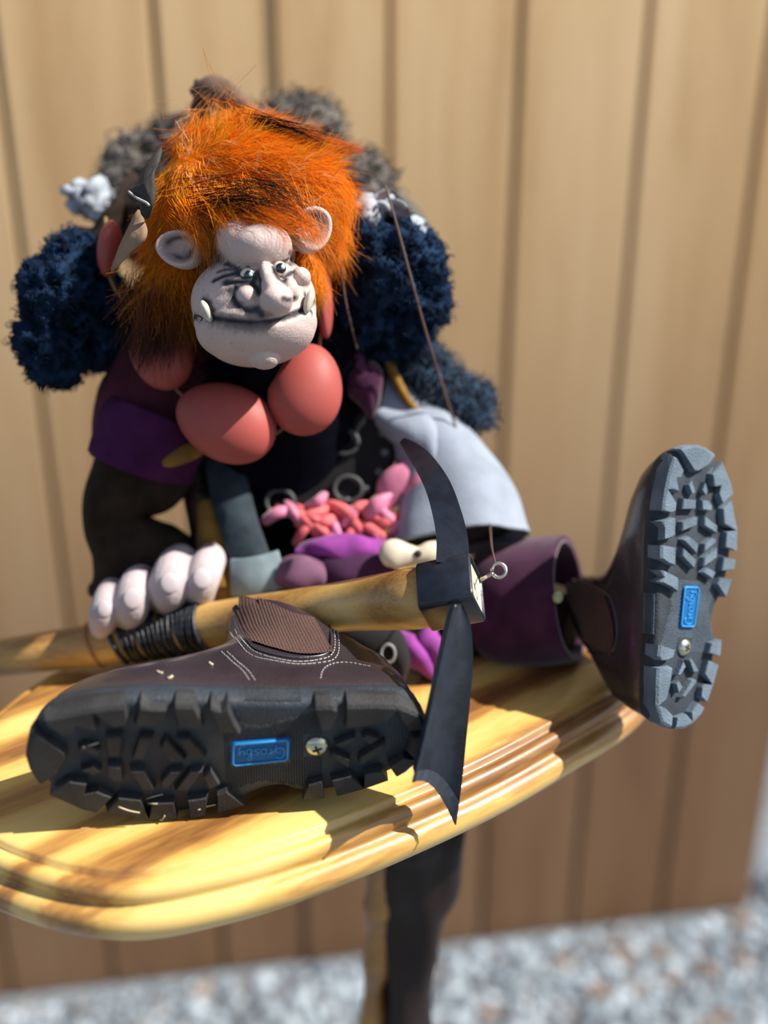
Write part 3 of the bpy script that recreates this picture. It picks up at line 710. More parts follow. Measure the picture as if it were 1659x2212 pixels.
def fast_mesh(name, V, Fq, C, m, parent, extra=None, **k):
    inv = np.array(world_of(parent).inverted()); V = V@inv[:3, :3].T+inv[:3, 3]
    me = bpy.data.meshes.new(name)
    tri = []
    if extra is not None:
        eV = np.array([tuple(v) for v in extra[0]])@inv[:3, :3].T+inv[:3, 3]; off = len(V); V = np.concatenate([V, eV]); C = np.concatenate([C, extra[2]])
        tri = [tuple(i+off for i in f) for f in extra[1]]
    q = len(Fq); loops = np.concatenate([Fq.ravel(), np.array([i for f in tri for i in f], dtype=np.int64)]) if tri else Fq.ravel()
    ls = np.concatenate([np.full(q, 4), np.array([len(f) for f in tri], dtype=np.int64)]) if tri else np.full(q, 4)
    me.vertices.add(len(V)); me.vertices.foreach_set('co', V.astype(np.float32).ravel())
    me.loops.add(len(loops)); me.loops.foreach_set('vertex_index', loops.astype(np.int32))
    me.polygons.add(len(ls)); st = np.concatenate([[0], np.cumsum(ls)[:-1]]); me.polygons.foreach_set('loop_start', st.astype(np.int32))
    me.polygons.foreach_set('use_smooth', np.ones(len(ls), dtype=bool))
    me.update(calc_edges=True); me.validate()
    a = me.color_attributes.new('Col', 'FLOAT_COLOR', 'POINT'); a.data.foreach_set('color', C.astype(np.float32).ravel())
    me.materials.append(m); return link(bpy.data.objects.new(name, me), parent, **k)
def surf_samples(vf, cnt, test=None):
    """random points with normals on a mesh"""
    V = np.array([tuple(v) for v in vf[0]]); T = []
    for f in vf[1]:
        for i in range(1, len(f)-1): T.append((f[0], f[i], f[i+1]))
    T = np.array(T); a, b, c = V[T[:, 0]], V[T[:, 1]], V[T[:, 2]]; N = np.cross(b-a, c-a); ar = np.linalg.norm(N, axis=1); N /= ar[:, None]+1e-12
    idx = RNG.choice(len(T), cnt, p=ar/ar.sum()); u, v = RNG.random(cnt), RNG.random(cnt); fl = u+v > 1; u[fl], v[fl] = 1-u[fl], 1-v[fl]
    p = a[idx]+(b-a)[idx]*u[:, None]+(c-a)[idx]*v[:, None]
    cen = V.mean(0); n = N[idx]
    return p, n
def fleece(name, ells, m, parent, amp=.012, sc=85, vox=.0026, curls=2500, clen=.006, cw=.0005, **k):
    vf = remesh(merge(*ells), vox, 2); vf = displace(vf, amp, sc, 3, len(ells), True)
    p, n = surf_samples(vf, curls)
    tv = RNG.normal(size=(curls, 3)); tv -= n*(tv*n).sum(1, keepdims=True); tv /= np.linalg.norm(tv, axis=1, keepdims=True); bt = np.cross(n, tv)
    t = np.linspace(0, 1, 6); ph = RNG.random(curls)*6.28; l = clen*(.5+RNG.random(curls))
    ang = t[None, :]*4.5+ph[:, None]; r = .35*l[:, None]
    paths = p[:, None, :]+n[:, None, :]*(l[:, None]*t[None, :]*.8)[:, :, None]+tv[:, None, :]*(r*(np.cos(ang)-np.cos(ph)[:, None]))[:, :, None]+bt[:, None, :]*(r*(np.sin(ang)-np.sin(ph)[:, None]))[:, :, None]
    V, Fq, C = strands_mesh(paths, np.full(curls, cw), np.ones((curls, 6, 4)))
    ex = (vf[0], vf[1], np.ones((len(vf[0]), 4)))
    return fast_mesh(name, V, Fq, C, m, parent, ex, **k)

# ---------------------------------------------------------------- body under the clothes: one continuous figure
def chain(pts, n=14, hint=FW):
    path, rr = ppath(pts, 5); return tube(path, rr, n, True, hint)
bodyv = remesh(merge(ptube([(640, 1350, .735, 120), (640, 1250, .735, 165), (630, 1130, .725, 175), (615, 990, .705, 180), (598, 860, .675, 175), (585, 760, .65, 140), (572, 690, .625, 70), (560, 600, .60, 55)], .045),
    chain([(470, 800, .665, 70), (350, 880, .67, 60), (280, 1010, .672, 52), (240, 1110, .668, 46), (285, 1190, .66, 44), (330, 1240, .655, 40)]),
    chain([(720, 800, .665, 70), (830, 880, .69, 55), (930, 1000, .69, 48), (985, 1090, .685, 40), (1000, 1150, .68, 36)]),
    chain([(700, 1330, .735, 80), (900, 1345, .72, 75), (1060, 1335, .70, 66), (1200, 1325, .672, 55)]),
    chain([(590, 1330, .735, 80), (600, 1350, .69, 66), (620, 1390, .645, 52), (632, 1405, .615, 46)])), .004, 4)
mk('body', *bodyv, M_blk, troll, label='dark cloth body under the clothes')

# ---------------------------------------------------------------- clothes
fleece('fleece_vest', [camell(560, 800, .665, 200, 150, .040), camell(620, 930, .715, 180, 120, .040), camell(700, 760, .67, 130, 120, .035), camell(470, 760, .665, 120, 120, .03), camell(750, 860, .70, 90, 90, .03), camell(560, 1030, .705, 130, 100, .03)], M_blk, troll, amp=.004, curls=3500, clen=.007, cw=.0006, label='black fleece vest over the chest')
mk('shirt_sleeve', *ptube([(460, 750, .66, 120), (370, 820, .662, 130), (325, 900, .664, 118), (305, 1000, .666, 108)], .034, bump=wrinkle(.06)), M_mar, troll, label='maroon upper sleeve on the arm holding the handle')
mk('sleeve_band', *ptube([(345, 900, .655, 112), (325, 950, .655, 120), (305, 1005, .657, 112)], .038, bump=wrinkle(.05), m=5), M_pur, troll, label='purple band round the maroon sleeve')
mk('yellow_trim', *ptube([(305, 1008, .632, 10), (360, 996, .630, 18), (415, 972, .634, 20), (450, 948, .642, 14)], .006, bump=wrinkle(.1)), M_yel, troll, label='ochre trim under the maroon sleeve')
mk('wool_sleeve', *ptube([(330, 960, .668, 95), (300, 1020, .668, 106), (252, 1080, .666, 72), (246, 1125, .668, 66), (272, 1168, .670, 78), (297, 1205, .672, 110), (312, 1236, .674, 128)], [.03, .03, .028, .027, .028, .03, .028], bump=wrinkle(.09, 9, 2)), M_brn, troll, label='dark brown wool sleeve above the hand')
sl = ptube([(820, 850, .698, 62), (875, 910, .694, 68), (930, 965, .686, 82), (965, 1040, .680, 108), (985, 1110, .675, 128), (995, 1174, .670, 136)], [.024, .026, .028, .030, .032, .034], caps=False, n=36, bump=lambda t, a, q: .07*math.sin(5*a+2*t)*t+.05*noise.noise(q*45)+.06*math.sin(t*16)*max(0, .45-t))
slo = mk('linen_sleeve', *sl, M_lin, troll, label='wide grey linen sleeve hanging open')
so2 = slo.modifiers.new('th', 'SOLIDIFY'); so2.thickness = .0018
mk('sleeve_dark_plug', *ptube([(985, 1110, .676, 112), (993, 1155, .672, 120)], .028), M_gap, troll)  # near-black plug standing in for the shade inside the sleeve
mk('sleeve_fold', *ptube([(830, 905, .675, 26), (870, 925, .668, 40), (905, 935, .664, 44), (925, 975, .664, 30), (935, 1010, .667, 12)], .012, bump=wrinkle(.12)), M_lin, troll)
mk('plum_flap', *ptube([(770, 770, .655, 30), (782, 815, .655, 44), (795, 855, .66, 30), (800, 880, .665, 12)], .012, bump=wrinkle(.15)), M_plum, troll, label='plum cloth flap beside the bead')
mk('ochre_piping', *ptube([(838, 785, .668, 12), (858, 825, .668, 11), (882, 868, .668, 10), (905, 892, .67, 9)], .004), M_yel, troll, label='ochre edging on the shoulder')
fleece('shoulder_tuft', [camell(150, 650, .645, 82, 110, .030, 18), camell(120, 740, .645, 70, 85, .026), camell(165, 570, .648, 60, 55, .022), camell(215, 690, .655, 60, 100, .026), camell(105, 625, .645, 52, 62, .02)], M_fle, troll, curls=3800, clen=.0036, cw=.00055, label='large navy fleece cap on the shoulder holding the handle')
fleece('shoulder_tuft', [camell(855, 590, .650, 98, 100, .032), camell(800, 560, .655, 75, 95, .03), camell(900, 640, .652, 60, 80, .026), camell(840, 690, .66, 90, 70, .026), camell(790, 680, .66, 80, 90, .026), camell(815, 505, .66, 40, 40, .02), camell(920, 690, .66, 36, 30, .014)], M_fle, troll, curls=4200, clen=.0036, cw=.00055, label='navy fleece cap on the shoulder above the linen sleeve')
fleece('elbow_tuft', [camell(925, 810, .690, 50, 62, .02, -25), camell(965, 850, .690, 62, 48, .02, 20), camell(1015, 880, .692, 40, 42, .016), camell(1030, 860, .695, 26, 22, .01)], mat('blue_fleece', (.030, .058, .095), rough=.95, spec=.1, var=.6, scale=120, col2=(.012, .022, .045), sheen=.2), troll, curls=2200, clen=.006, cw=.0006, label='blue fleece tuft at the elbow of the linen sleeve')
mk('hoop', *tube([P(885+30*math.cos(a)-(10 if abs(math.sin(a)) > .5 else 0), 800+88*math.sin(a), .672) for a in [math.radians(95+i*12) for i in range(15)]], .0012, 8), M_bel, troll, label='dull curved hoop by the elbow tuft')
# hump on the back
fleece('back_fleece', [camell(560, 350, .725, 190, 110, .035), camell(650, 290, .73, 88, 72, .03), camell(775, 420, .712, 72, 88, .028), camell(310, 360, .725, 78, 66, .024), camell(270, 400, .72, 50, 46, .02), camell(400, 330, .73, 90, 70, .026), camell(700, 480, .70, 80, 90, .03), camell(600, 560, .70, 230, 130, .03), camell(350, 480, .70, 110, 90, .025)], M_hump, troll, amp=.007, sc=60, curls=4200, clen=.007, cw=.0006, label='mottled grey-brown fleece on the back')
for i, (ps, lb) in enumerate([([(190, 470, .69, 42), (205, 440, .69, 46), (185, 422, .69, 26), (158, 428, .69, 7)], 'pale ragged felt tuft behind the left-hand shoulder cap'),
        ([(790, 500, .640, 20), (808, 442, .640, 26), (845, 448, .640, 24), (880, 490, .645, 22), (902, 528, .65, 10)], 'pale felt strip on the right-hand shoulder')]):
    vf = displace(ptube(ps, .012, bump=wrinkle(.45, 9, 4, 90)), .008, 70, 3, i); mk('felt_scrap', *vf, M_rag, troll, label=lb)
sheet([(842, 405), (872, 418), (908, 452), (932, 488), (925, 497), (900, 482), (880, 500), (860, 470)], [.70]*8, .002, mat('grey_suede', (.10, .09, .075), rough=.9, var=.4), 'suede_point', troll, .004, label='grey suede point behind the right-hand shoulder')
sheet([(250, 430), (262, 395), (285, 372), (300, 385), (290, 430), (270, 462), (252, 470)], .675, .002, M_tan, 'suede_scrap', troll, .004, label='tan suede scrap behind the dry leather flaps')
sheet([(338, 300), (352, 282), (368, 290), (366, 318), (345, 330)], .72, .002, M_tan, 'suede_scrap', troll, .003, label='small tan suede scrap high on the back')
mk('collar_roll', *ptube([(178, 510, .675, 22), (215, 515, .668, 26), (240, 480, .668, 22), (262, 450, .672, 16)], .01, bump=wrinkle(.2)), M_brn, troll)

# ---------------------------------------------------------------- belt area
disc = ptube([(690, 985, .6725, 166), (690, 985, .6765, 166)], .040, m=1)
cD = P(690, 975, .672); kD = .672/F; rot = Matrix.Rotation(math.radians(-12), 3, FW)
def dpt(a, r, off=0): return cD + rot @ (RT*(r*kD*1.0*math.cos(a))+UP*(r*kD*.86*math.sin(a))) - FW*off
V, Fc = [], []; n = 64
for r, off in [(0, .003), (150, .003), (164, .0022), (168, 0), (168, -.004), (0, -.004)]:
    for i in range(n): V.append(dpt(2*math.pi*i/n, max(r, .5), off))
for k_ in range(5):
    for i in range(n): Fc.append((k_*n+i, k_*n+(i+1) % n, (k_+1)*n+(i+1) % n, (k_+1)*n+i))
dsk = fixn(mk('belt_plate', V, Fc, M_disc, troll, label='round black leather belt plate with studs'))
for a in range(-75, 80, 20): mk('stud', *ellipsoid(dpt(math.radians(a), 142, .003), (.0028, .0028, .002), CAMB, 2), M_stud, dsk)
for a in (-100, -125, -150, -170): mk('stud', *ellipsoid(dpt(math.radians(a), 142, .003), (.0022, .0022, .0016), CAMB, 2), M_stud, dsk)
for px, py, r in ((752, 1056, 30), (605, 1085, 30), (745, 955, 28)):
    c = P(px, py, .6665); kk = .6665/F
    mk('eyelet', *tube([c+RT*(r*kk*math.cos(t))+UP*(r*kk*.9*math.sin(t)) for t in [i*math.pi/12 for i in range(24)]], .0016, 8, closed=True), mat('eyelet_ring', (.035, .038, .040), rough=.6), dsk)
mk('plate_edge', *tube([dpt(math.radians(a), 170, .001) for a in range(-20, 66, 5)], .0011, 6), mat('worn_edge', (.22, .24, .27), rough=.5), dsk)
def strap(pts, th, m, name, **k):      # flat strap: (x, y, depth, half-width px)
    path, rr = ppath(pts, 5); V, Fc = [], []
    for i, p in enumerate(path):
        t = (path[min(i+1, len(path)-1)]-path[max(i-1, 0)]).normalized(); s = t.cross(FW).normalized(); n_ = s.cross(t).normalized()
        for a, b in ((-1, 0), (-.9, -th*.5), (.9, -th*.5), (1, 0), (.9, th*.5), (-.9, th*.5)): V.append(p+s*(a*rr[i])+n_*b)
    for i in range(len(path)-1):
        for j in range(6): Fc.append((i*6+j, i*6+(j+1) % 6, i*6+6+(j+1) % 6, i*6+6+j))
    Fc += [tuple(range(6)), tuple(len(V)-6+j for j in range(6))]
    return fixn(mk(name, V, Fc, m, troll, **k))
strap([(482, 960, .668, 45), (492, 1040, .664, 44), (515, 1130, .655, 43), (540, 1200, .648, 42), (556, 1245, .646, 40)], .004, M_bel, 'belt_strap', label='dark blue-grey leather belt tongue')
strap([(503, 1258, .640, 6), (507, 1250, .639, 42)][:0] or [(500, 1248, .642, 42), (530, 1247, .6385, 42), (570, 1240, .6385, 42), (612, 1228, .642, 42)], .003, mat('strap_keeper', (.16, .21, .235), rough=.8, var=.35, scale=60), 'strap_keeper', label='pale grey-blue keeper round the strap')
strap([(420, 990, .69, 30), (425, 1060, .69, 32), (440, 1130, .69, 34), (455, 1200, .69, 40)], .006, mat('red_brown_leather', (.07, .025, .014), rough=.5, var=.4), 'leather_strip', label='red-brown leather strip at the side')
mk('ochre_panel', *ptube([(455, 1090, .672, 30), (466, 1170, .664, 42), (480, 1250, .658, 46), (490, 1300, .658, 46)], .01, bump=wrinkle(.1)), M_yel, troll, label='ochre cloth panel behind the strap')
mk('trouser_knee', *ptube([(405, 1205, .70, 16), (432, 1185, .70, 40), (470, 1180, .705, 58), (520, 1190, .71, 60)], .03, bump=wrinkle(.1)), M_pur, troll, label='dark purple trouser knee behind the hand')
rr_ = random.Random(5)
for (x0, y0, x1, y1, w_) in [(600, 1095, 690, 1160, 14), (640, 1120, 720, 1165, 13), (700, 1085, 780, 1140, 15), (745, 1105, 850, 1175, 15), (690, 1150, 760, 1175, 12), (770, 1090, 830, 1130, 14), (620, 1085, 660, 1140, 13), (800, 1150, 870, 1110, 15), (660, 1100, 700, 1070, 13), (720, 1120, 735, 1165, 12), (845, 1165, 880, 1120, 12)]+[(x_, y_, x_+rr_.uniform(40, 90)*rr_.choice((-1, 1)), y_+rr_.uniform(15, 55), rr_.uniform(11, 15)) for x_, y_ in [(rr_.uniform(640, 820), rr_.uniform(1085, 1125)) for _ in range(12)]]:
    w_ *= .72
    mk('coral_thong', *ptube([(x0, y0, .672, w_*.9), ((x0+x1)/2+rr_.uniform(-10, 10), (y0+y1)/2+rr_.uniform(-12, 6), .660, w_*1.25), (x1, y1, .664, w_)], .0035, n=10, bump=wrinkle(.12)), M_pink if rr_.random() < .7 else M_pnk2, troll)
for ps in [[(835, 1090, .668, 22), (850, 1050, .664, 34), (880, 1020, .664, 30), (895, 1000, .67, 14)], [(880, 1060, .664, 16), (905, 1035, .66, 22), (905, 1005, .664, 14), (880, 992, .67, 8)], [(800, 1110, .664, 14), (815, 1090, .66, 18), (835, 1075, .664, 12)]]:
    mk('pink_bow', *ptube(ps, .007, n=14, bump=wrinkle(.15)), M_pnk2, troll)
mk('purple_frill', *ptube([(650, 1190, .662, 14), (700, 1185, .656, 26), (750, 1188, .652, 34), (800, 1192, .654, 34), (850, 1195, .66, 24)], .008, bump=wrinkle(.2, 16, 3, 60)), M_mag, troll, label='bright purple velvet frill')
mk('purple_frill', *ptube([(655, 1240, .664, 30), (720, 1235, .654, 44), (790, 1230, .652, 46), (850, 1228, .656, 40)], .010, bump=wrinkle(.12, 12, 3, 60)), mat('deep_purple', (.055, .008, .055), rough=.9, var=.4), troll, label='deep purple fold under the frill')
mk('mauve_pouch', *ptube([(610, 1245, .650, 30), (645, 1238, .645, 42), (685, 1245, .650, 34)], .012, bump=wrinkle(.12)), mat('mauve_cloth', (.16, .065, .125), rough=.9, var=.4), troll, label='mauve cloth pouch beside the strap keeper')
bo_ = ptube([(832, 1205, .640, 22), (850, 1198, .638, 34), (885, 1200, .640, 24), (905, 1200, .640, 20), (930, 1195, .640, 26), (955, 1195, .642, 26)], .006, n=18)
bt_ = mk('bone_toggle', *bo_, M_bone, troll, label='cream bone toggle beside the collar of the adze')
mk('toggle_hole', *tube([P(903, 1196, .6335), P(903, 1196, .640)], .0022, 10), M_slot, bt_)
mk('trouser_leg', *ptube([(720, 1340, .735, 70), (880, 1370, .71, 74), (1000, 1350, .70, 84), (1080, 1318, .69, 96)], .030, bump=wrinkle(.06)), M_brn, troll, label='dark trouser leg reaching to the plum cuff')
cf = ptube([(1052, 1312, .690, 104), (1085, 1308, .686, 120), (1130, 1302, .680, 124), (1180, 1298, .674, 124), (1232, 1294, .668, 122)], [.030, .032, .034, .034, .034], caps=False, n=32, hint=FW, bump=wrinkle(.02))
cfo = mk('plum_cuff', *cf, M_plum, troll, label='turned-up plum wool trouser cuff above the right-hand boot'); s3 = cfo.modifiers.new('th', 'SOLIDIFY'); s3.thickness = .004
mk('sock', *ptube([(1150, 1330, .705, 78), (1200, 1340, .695, 76), (1250, 1350, .688, 72)], .028, bump=wrinkle(.03)), M_brn, troll, label='dark sock between plum cuff and boot')
mk('cuff_toggle', *camell(1205, 1290, .632, 11, 13, .003), mat('pale_green_toggle', (.42, .48, .22), rough=.5), troll)
for ps in [[(860, 1370, .655, 16), (880, 1395, .65, 28), (905, 1420, .648, 30), (935, 1448, .655, 16)], [(930, 1350, .655, 16), (925, 1385, .65, 30), (945, 1420, .65, 30), (955, 1445, .656, 14)]]:
    mk('magenta_scrap', *ptube(ps, .009, n=16, bump=wrinkle(.22, 9, 3, 70)), M_mag, troll, label='bright magenta velvet scrap under the handle')
mk('dark_pouch', *ptube([(770, 1370, .66, 40), (820, 1385, .65, 50), (855, 1410, .65, 36), (862, 1440, .655, 18)], .016, bump=wrinkle(.1)), M_gap, troll, label='black pouch under the handle')
mk('pouch_ring', *tube([P(838+15*math.cos(t), 1412+20*math.sin(t), .632) for t in [i*math.pi/8 for i in range(16)]], .0010, 6, closed=True), mat('grey_ring', (.22, .23, .23), rough=.5), troll, label='grey oval ring on the black pouch')
mk('trouser_hem', *ptube([(505, 1375, .655, 22), (535, 1352, .645, 26), (570, 1345, .64, 24), (600, 1360, .645, 30)], .012, bump=wrinkle(.2, 9, 4, 120)), M_mar, troll, label='maroon trouser end above the boot lying on its side')

# ---------------------------------------------------------------- boots
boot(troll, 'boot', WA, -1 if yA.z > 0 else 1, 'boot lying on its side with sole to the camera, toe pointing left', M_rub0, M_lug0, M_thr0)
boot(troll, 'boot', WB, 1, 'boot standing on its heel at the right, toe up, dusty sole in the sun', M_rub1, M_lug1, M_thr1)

# ---------------------------------------------------------------- hand holding the handle
HV = [camell(335, 1262, .664, 112, 44, .018, -12), camell(300, 1280, .658, 90, 36, .014, -16)]
NL = []
for i, (x, y, rx, ry, rot_) in enumerate([(228, 1312, 34, 42, 28), (288, 1290, 42, 50, 24), (368, 1256, 46, 54, 16), (438, 1246, 38, 46, 12)]):
    d = .634
    HV.append(chain([(x+22, y-44, d+.026, rx*.85), (x+13, y-30, d+.010, rx*.95), (x+4, y-8, d+.001, rx), (x-4, y+20, d+.0005, rx*.95), (x-6, y+46, d+.012, rx*.78), (x-2, y+54, d+.026, rx*.6)], 16))
    NL.append((x-2, y+4, d-.0075, rx*.5, ry*.46, rot_))
HV += [chain([(420, 1250, .668, 34), (452, 1300, .672, 30), (440, 1360, .668, 27), (410, 1395, .655, 22)])]
hv_ = remesh(merge(*HV), .0011, 2)
hc = []
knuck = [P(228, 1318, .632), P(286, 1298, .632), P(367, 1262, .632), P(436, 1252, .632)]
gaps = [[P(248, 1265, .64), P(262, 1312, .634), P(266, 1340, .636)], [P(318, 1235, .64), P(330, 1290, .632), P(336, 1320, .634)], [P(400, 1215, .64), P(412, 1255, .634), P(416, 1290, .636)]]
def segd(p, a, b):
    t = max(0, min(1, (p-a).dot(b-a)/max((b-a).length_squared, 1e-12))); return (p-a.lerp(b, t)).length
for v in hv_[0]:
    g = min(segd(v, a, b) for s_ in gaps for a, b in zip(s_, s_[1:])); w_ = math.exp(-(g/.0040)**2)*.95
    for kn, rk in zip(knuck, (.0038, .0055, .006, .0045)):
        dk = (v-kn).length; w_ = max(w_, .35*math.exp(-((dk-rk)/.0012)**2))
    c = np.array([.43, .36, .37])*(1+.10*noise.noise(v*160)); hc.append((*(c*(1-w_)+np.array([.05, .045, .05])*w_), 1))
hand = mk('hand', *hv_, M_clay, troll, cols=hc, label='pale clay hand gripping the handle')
hb = BVHTree.FromPolygons(hv_[0], hv_[1])
for x, y, d, rx, ry, rt_ in NL:
    h = hb.ray_cast(CAM, (P(x, y, 1)-CAM).normalized())
    if h[0]:
        s_, u_ = frame(h[1]); r_ = .0042 if rx < 18 else .0052
        mk('fingernail', *ellipsoid(h[0]-h[1]*.0006, (r_, r_*1.15, .0014), basis(s_, u_, h[1]), 3), M_nail, hand)

# ---------------------------------------------------------------- head
fparts = [camell(540, 545, .600, 100, 105, .028), camell(548, 650, .5785, 134, 100, .037, -6), camell(551, 680, .578, 133, 88, .0378, -8), camell(555, 706, .577, 131, 76, .0388, -8), camell(560, 716, .5765, 122, 74, .0375, -8), camell(570, 774, .5665, 34, 24, .012),
    camell(559, 541, .5580, 74, 53, .0240, -16), camell(522, 528, .5625, 56, 56, .0225, -10),
    camell(581, 610, .549, 21, 44, .012, -14), camell(590, 630, .5445, 27, 40, .012, -14), camell(597, 650, .541, 37, 31, .0125, -12), camell(588, 664, .545, 34, 24, .010),
    camell(535, 642, .5455, 27, 26, .0085), camell(627, 622, .5485, 17, 24, .0085, -8), camell(632, 634, .551, 15, 16, .007),
    camell(500, 618, .556, 40, 20, .010, -12), camell(650, 600, .562, 22, 22, .010)]
fv = remesh(merge(*fparts), .00075, 6, .5)
_b = BVHTree.FromPolygons(fv[0], fv[1])
def _hit(x, y):
    h = _b.ray_cast(CAM, (P(x, y, 1)-CAM).normalized()); return h[0] if h[0] else P(x, y, .56)
def _sd(p, a, b):
    t = max(0, min(1, (p-a).dot(b-a)/max((b-a).length_squared, 1e-12))); return (p-a.lerp(b, t)).length
carve = [([(422, 690), (445, 690), (470, 689), (500, 693), (540, 697), (580, 695), (612, 689), (640, 678), (662, 666), (680, 650)], .0016, .0030), ([(505, 618), (505, 645), (515, 662), (535, 670)], .0014, .0012), ([(486, 614), (520, 612), (550, 614)], .0012, .0010), ([(462, 606), (490, 596), (520, 592)], .0010, .0009)]
carve = [([_hit(*p) for p in st], r, dp) for st, r, dp in carve]
_ctr = P(552, 660, .60); nv_ = []
for v in fv[0]:
    h = 0
    for st, r, dp in carve: h = max(h, dp*math.exp(-(min(_sd(v, a, b) for a, b in zip(st, st[1:]))/r)**2))
    nv_.append(v+(_ctr-v).normalized()*h)
fv = (nv_, fv[1])
bvf = BVHTree.FromPolygons(fv[0], fv[1])
def onface(x, y):
    r = (P(x, y, 1)-CAM).normalized(); h = bvf.ray_cast(CAM, r); return h[0] if h[0] else P(x, y, .56)
paint = [([(418, 692), (422, 682), (432, 683), (436, 690)], .0009, 1), ([(452, 690), (470, 689), (500, 693), (540, 697), (580, 695), (612, 689), (640, 678), (662, 666), (676, 652)], .0011, 1), ([(465, 690), (500, 697), (540, 703), (575, 702)], .0022, .65),
    ([(440, 650), (452, 655), (460, 672), (464, 690)], .0012, .9), ([(462, 608), (482, 598), (505, 592), (520, 590)], .0008, .85), ([(470, 588), (490, 582), (512, 584)], .0007, .7), ([(488, 612), (505, 610), (525, 610), (548, 612)], .0013, .85), ([(500, 625), (503, 640), (510, 655), (524, 668)], .0014, .85),
    ([(510, 622), (530, 614), (550, 618), (560, 632)], .0013, .9), ([(524, 668), (540, 672), (556, 668), (566, 680)], .0015, .8), ([(540, 680), (560, 685), (575, 682)], .0018, .5), ([(558, 590), (562, 604), (563, 625)], .0016, .9), ([(512, 588), (530, 605), (552, 600)], .0016, .9),
    ([(592, 585), (600, 600), (614, 606)], .0013, .9), ([(612, 600), (622, 594), (630, 588)], .0009, .9), ([(612, 645), (622, 648), (634, 645)], .0009, .8), ([(620, 568), (634, 570), (645, 566)], .0007, .6), ([(660, 640), (664, 668), (672, 672)], .0013, .8),
    ([(490, 570), (515, 584), (550, 590), (590, 582), (622, 560)], .0010, .8), ([(535, 578), (536, 579)], .0007, .9), ([(516, 577), (517, 577)], .0004, .9), ([(625, 545), (630, 560), (626, 572)], .0010, .7)]
strokes = [([onface(*p) for p in st], r*1.75, min(1, s_*1.2)) for st, r, s_ in paint]
fc = []
for v in fv[0]:
    w_ = 0
    for st, r, s_ in strokes:
        if (v-st[0]).length > .06: continue
        dmin = min(segd(v, a, b) for a, b in zip(st, st[1:]))*(1+.35*noise.noise(v*500)); w_ = max(w_, s_*math.exp(-(dmin/r)**3))
    c = np.array([.46, .360, .335])*(1+.06*noise.noise(v*90)+.05*noise.noise(v*600)); 
    if noise.noise(v*420+Vector((9, 2, 4))) > .62: w_ = max(w_, .25)
    fc.append((*(c*(1-w_)+np.array([.020, .021, .028])*w_), 1))
head = mk('head', *fv, M_clay, troll, cols=fc, label='pale sculpted clay head with dark brush lines, wide mouth and bulbous nose')
def earmesh(x, y, d, rx, ry, rot_, yaw, flip=1, dark=1.0):
    k = d/F; M = CAMB.to_3x3() @ Matrix.Rotation(math.radians(yaw), 3, 'Y') @ Matrix.Rotation(math.radians(-rot_), 3, 'Z'); n = 40; V, Fc, C = [], [], []
    prof = [(.55, -.012), (.80, -.010), (.96, -.006), (1.0, -.001), (.965, .0022), (.88, .0030), (.78, .0018), (.62, -.0012), (.42, -.0030), (.2, -.0036), (.01, -.0036)]
    for r, z in prof:
        for i in range(n):
            a = 2*math.pi*i/n; q = Vector((rx*k*r*math.cos(a), ry*k*r*math.sin(a)*(1+.12*math.cos(a)), z*(1.2 if r < .8 else 1)+(.0022*math.exp(-((r-.45)/.15)**2)*max(0, math.cos(a-1.2)))))
            V.append(P(x, y, d)+M @ q)
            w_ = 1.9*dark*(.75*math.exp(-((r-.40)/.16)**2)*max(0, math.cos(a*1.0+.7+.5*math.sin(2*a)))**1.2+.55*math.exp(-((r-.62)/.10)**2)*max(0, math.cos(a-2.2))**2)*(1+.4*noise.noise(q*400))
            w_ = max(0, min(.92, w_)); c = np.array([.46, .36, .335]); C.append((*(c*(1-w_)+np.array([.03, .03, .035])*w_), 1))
    for j in range(len(prof)-1):
        for i in range(n): Fc.append((j*n+i, j*n+(i+1) % n, (j+1)*n+(i+1) % n, (j+1)*n+i))
    Fc.append(tuple(range((len(prof)-1)*n, len(prof)*n))); Fc.append(tuple(range(n)))
    return fixn(mk('ear', V, Fc, M_clay, head, cols=C))
e_ = earmesh(387, 537, .566, 53, 40, 12, -8)
e_ = earmesh(673, 494, .574, 44, 52, 25, 28, dark=1.25)  # darker bowl: brush paint and shade both put into the colour
for (x, y, r, ix, iy, d) in [(535, 595, 17, 538.5, 595.5, .5455), (604, 580, 16, 608, 579, .5475)]:
    kk = d/F; c = P(x, y, d); ey = mk('eye', *ellipsoid(c, (r*kk, r*kk, r*kk), None, 3), M_wht, head, label='small glaring eye')
    dr = (P(ix, iy, d-r*kk*1.0)-c).normalized(); s_, u_ = frame(dr)
    A = basis(s_, u_, dr)
    mk('iris', *ellipsoid(c+dr*(r*kk*.80), (11.5*kk, 11.5*kk, r*kk*.26), A, 3), M_pup, head)
    mk('eye_highlight', *ellipsoid(c+dr*(r*kk*.97)+RT*(3.5*kk)+UP*(2.5*kk), (5*kk, 5*kk, r*kk*.12), A, 2), M_glint, head)
for (x, y, rx, ry, rot_, d) in [(446, 672, 10, 26, -24, .5490), (667, 652, 10, 27, 16, .5570)]:
    mk('tusk', *camell(x, y, d, rx, ry, .0042, rot_), M_tusk, head, label='short bone-coloured tusk')

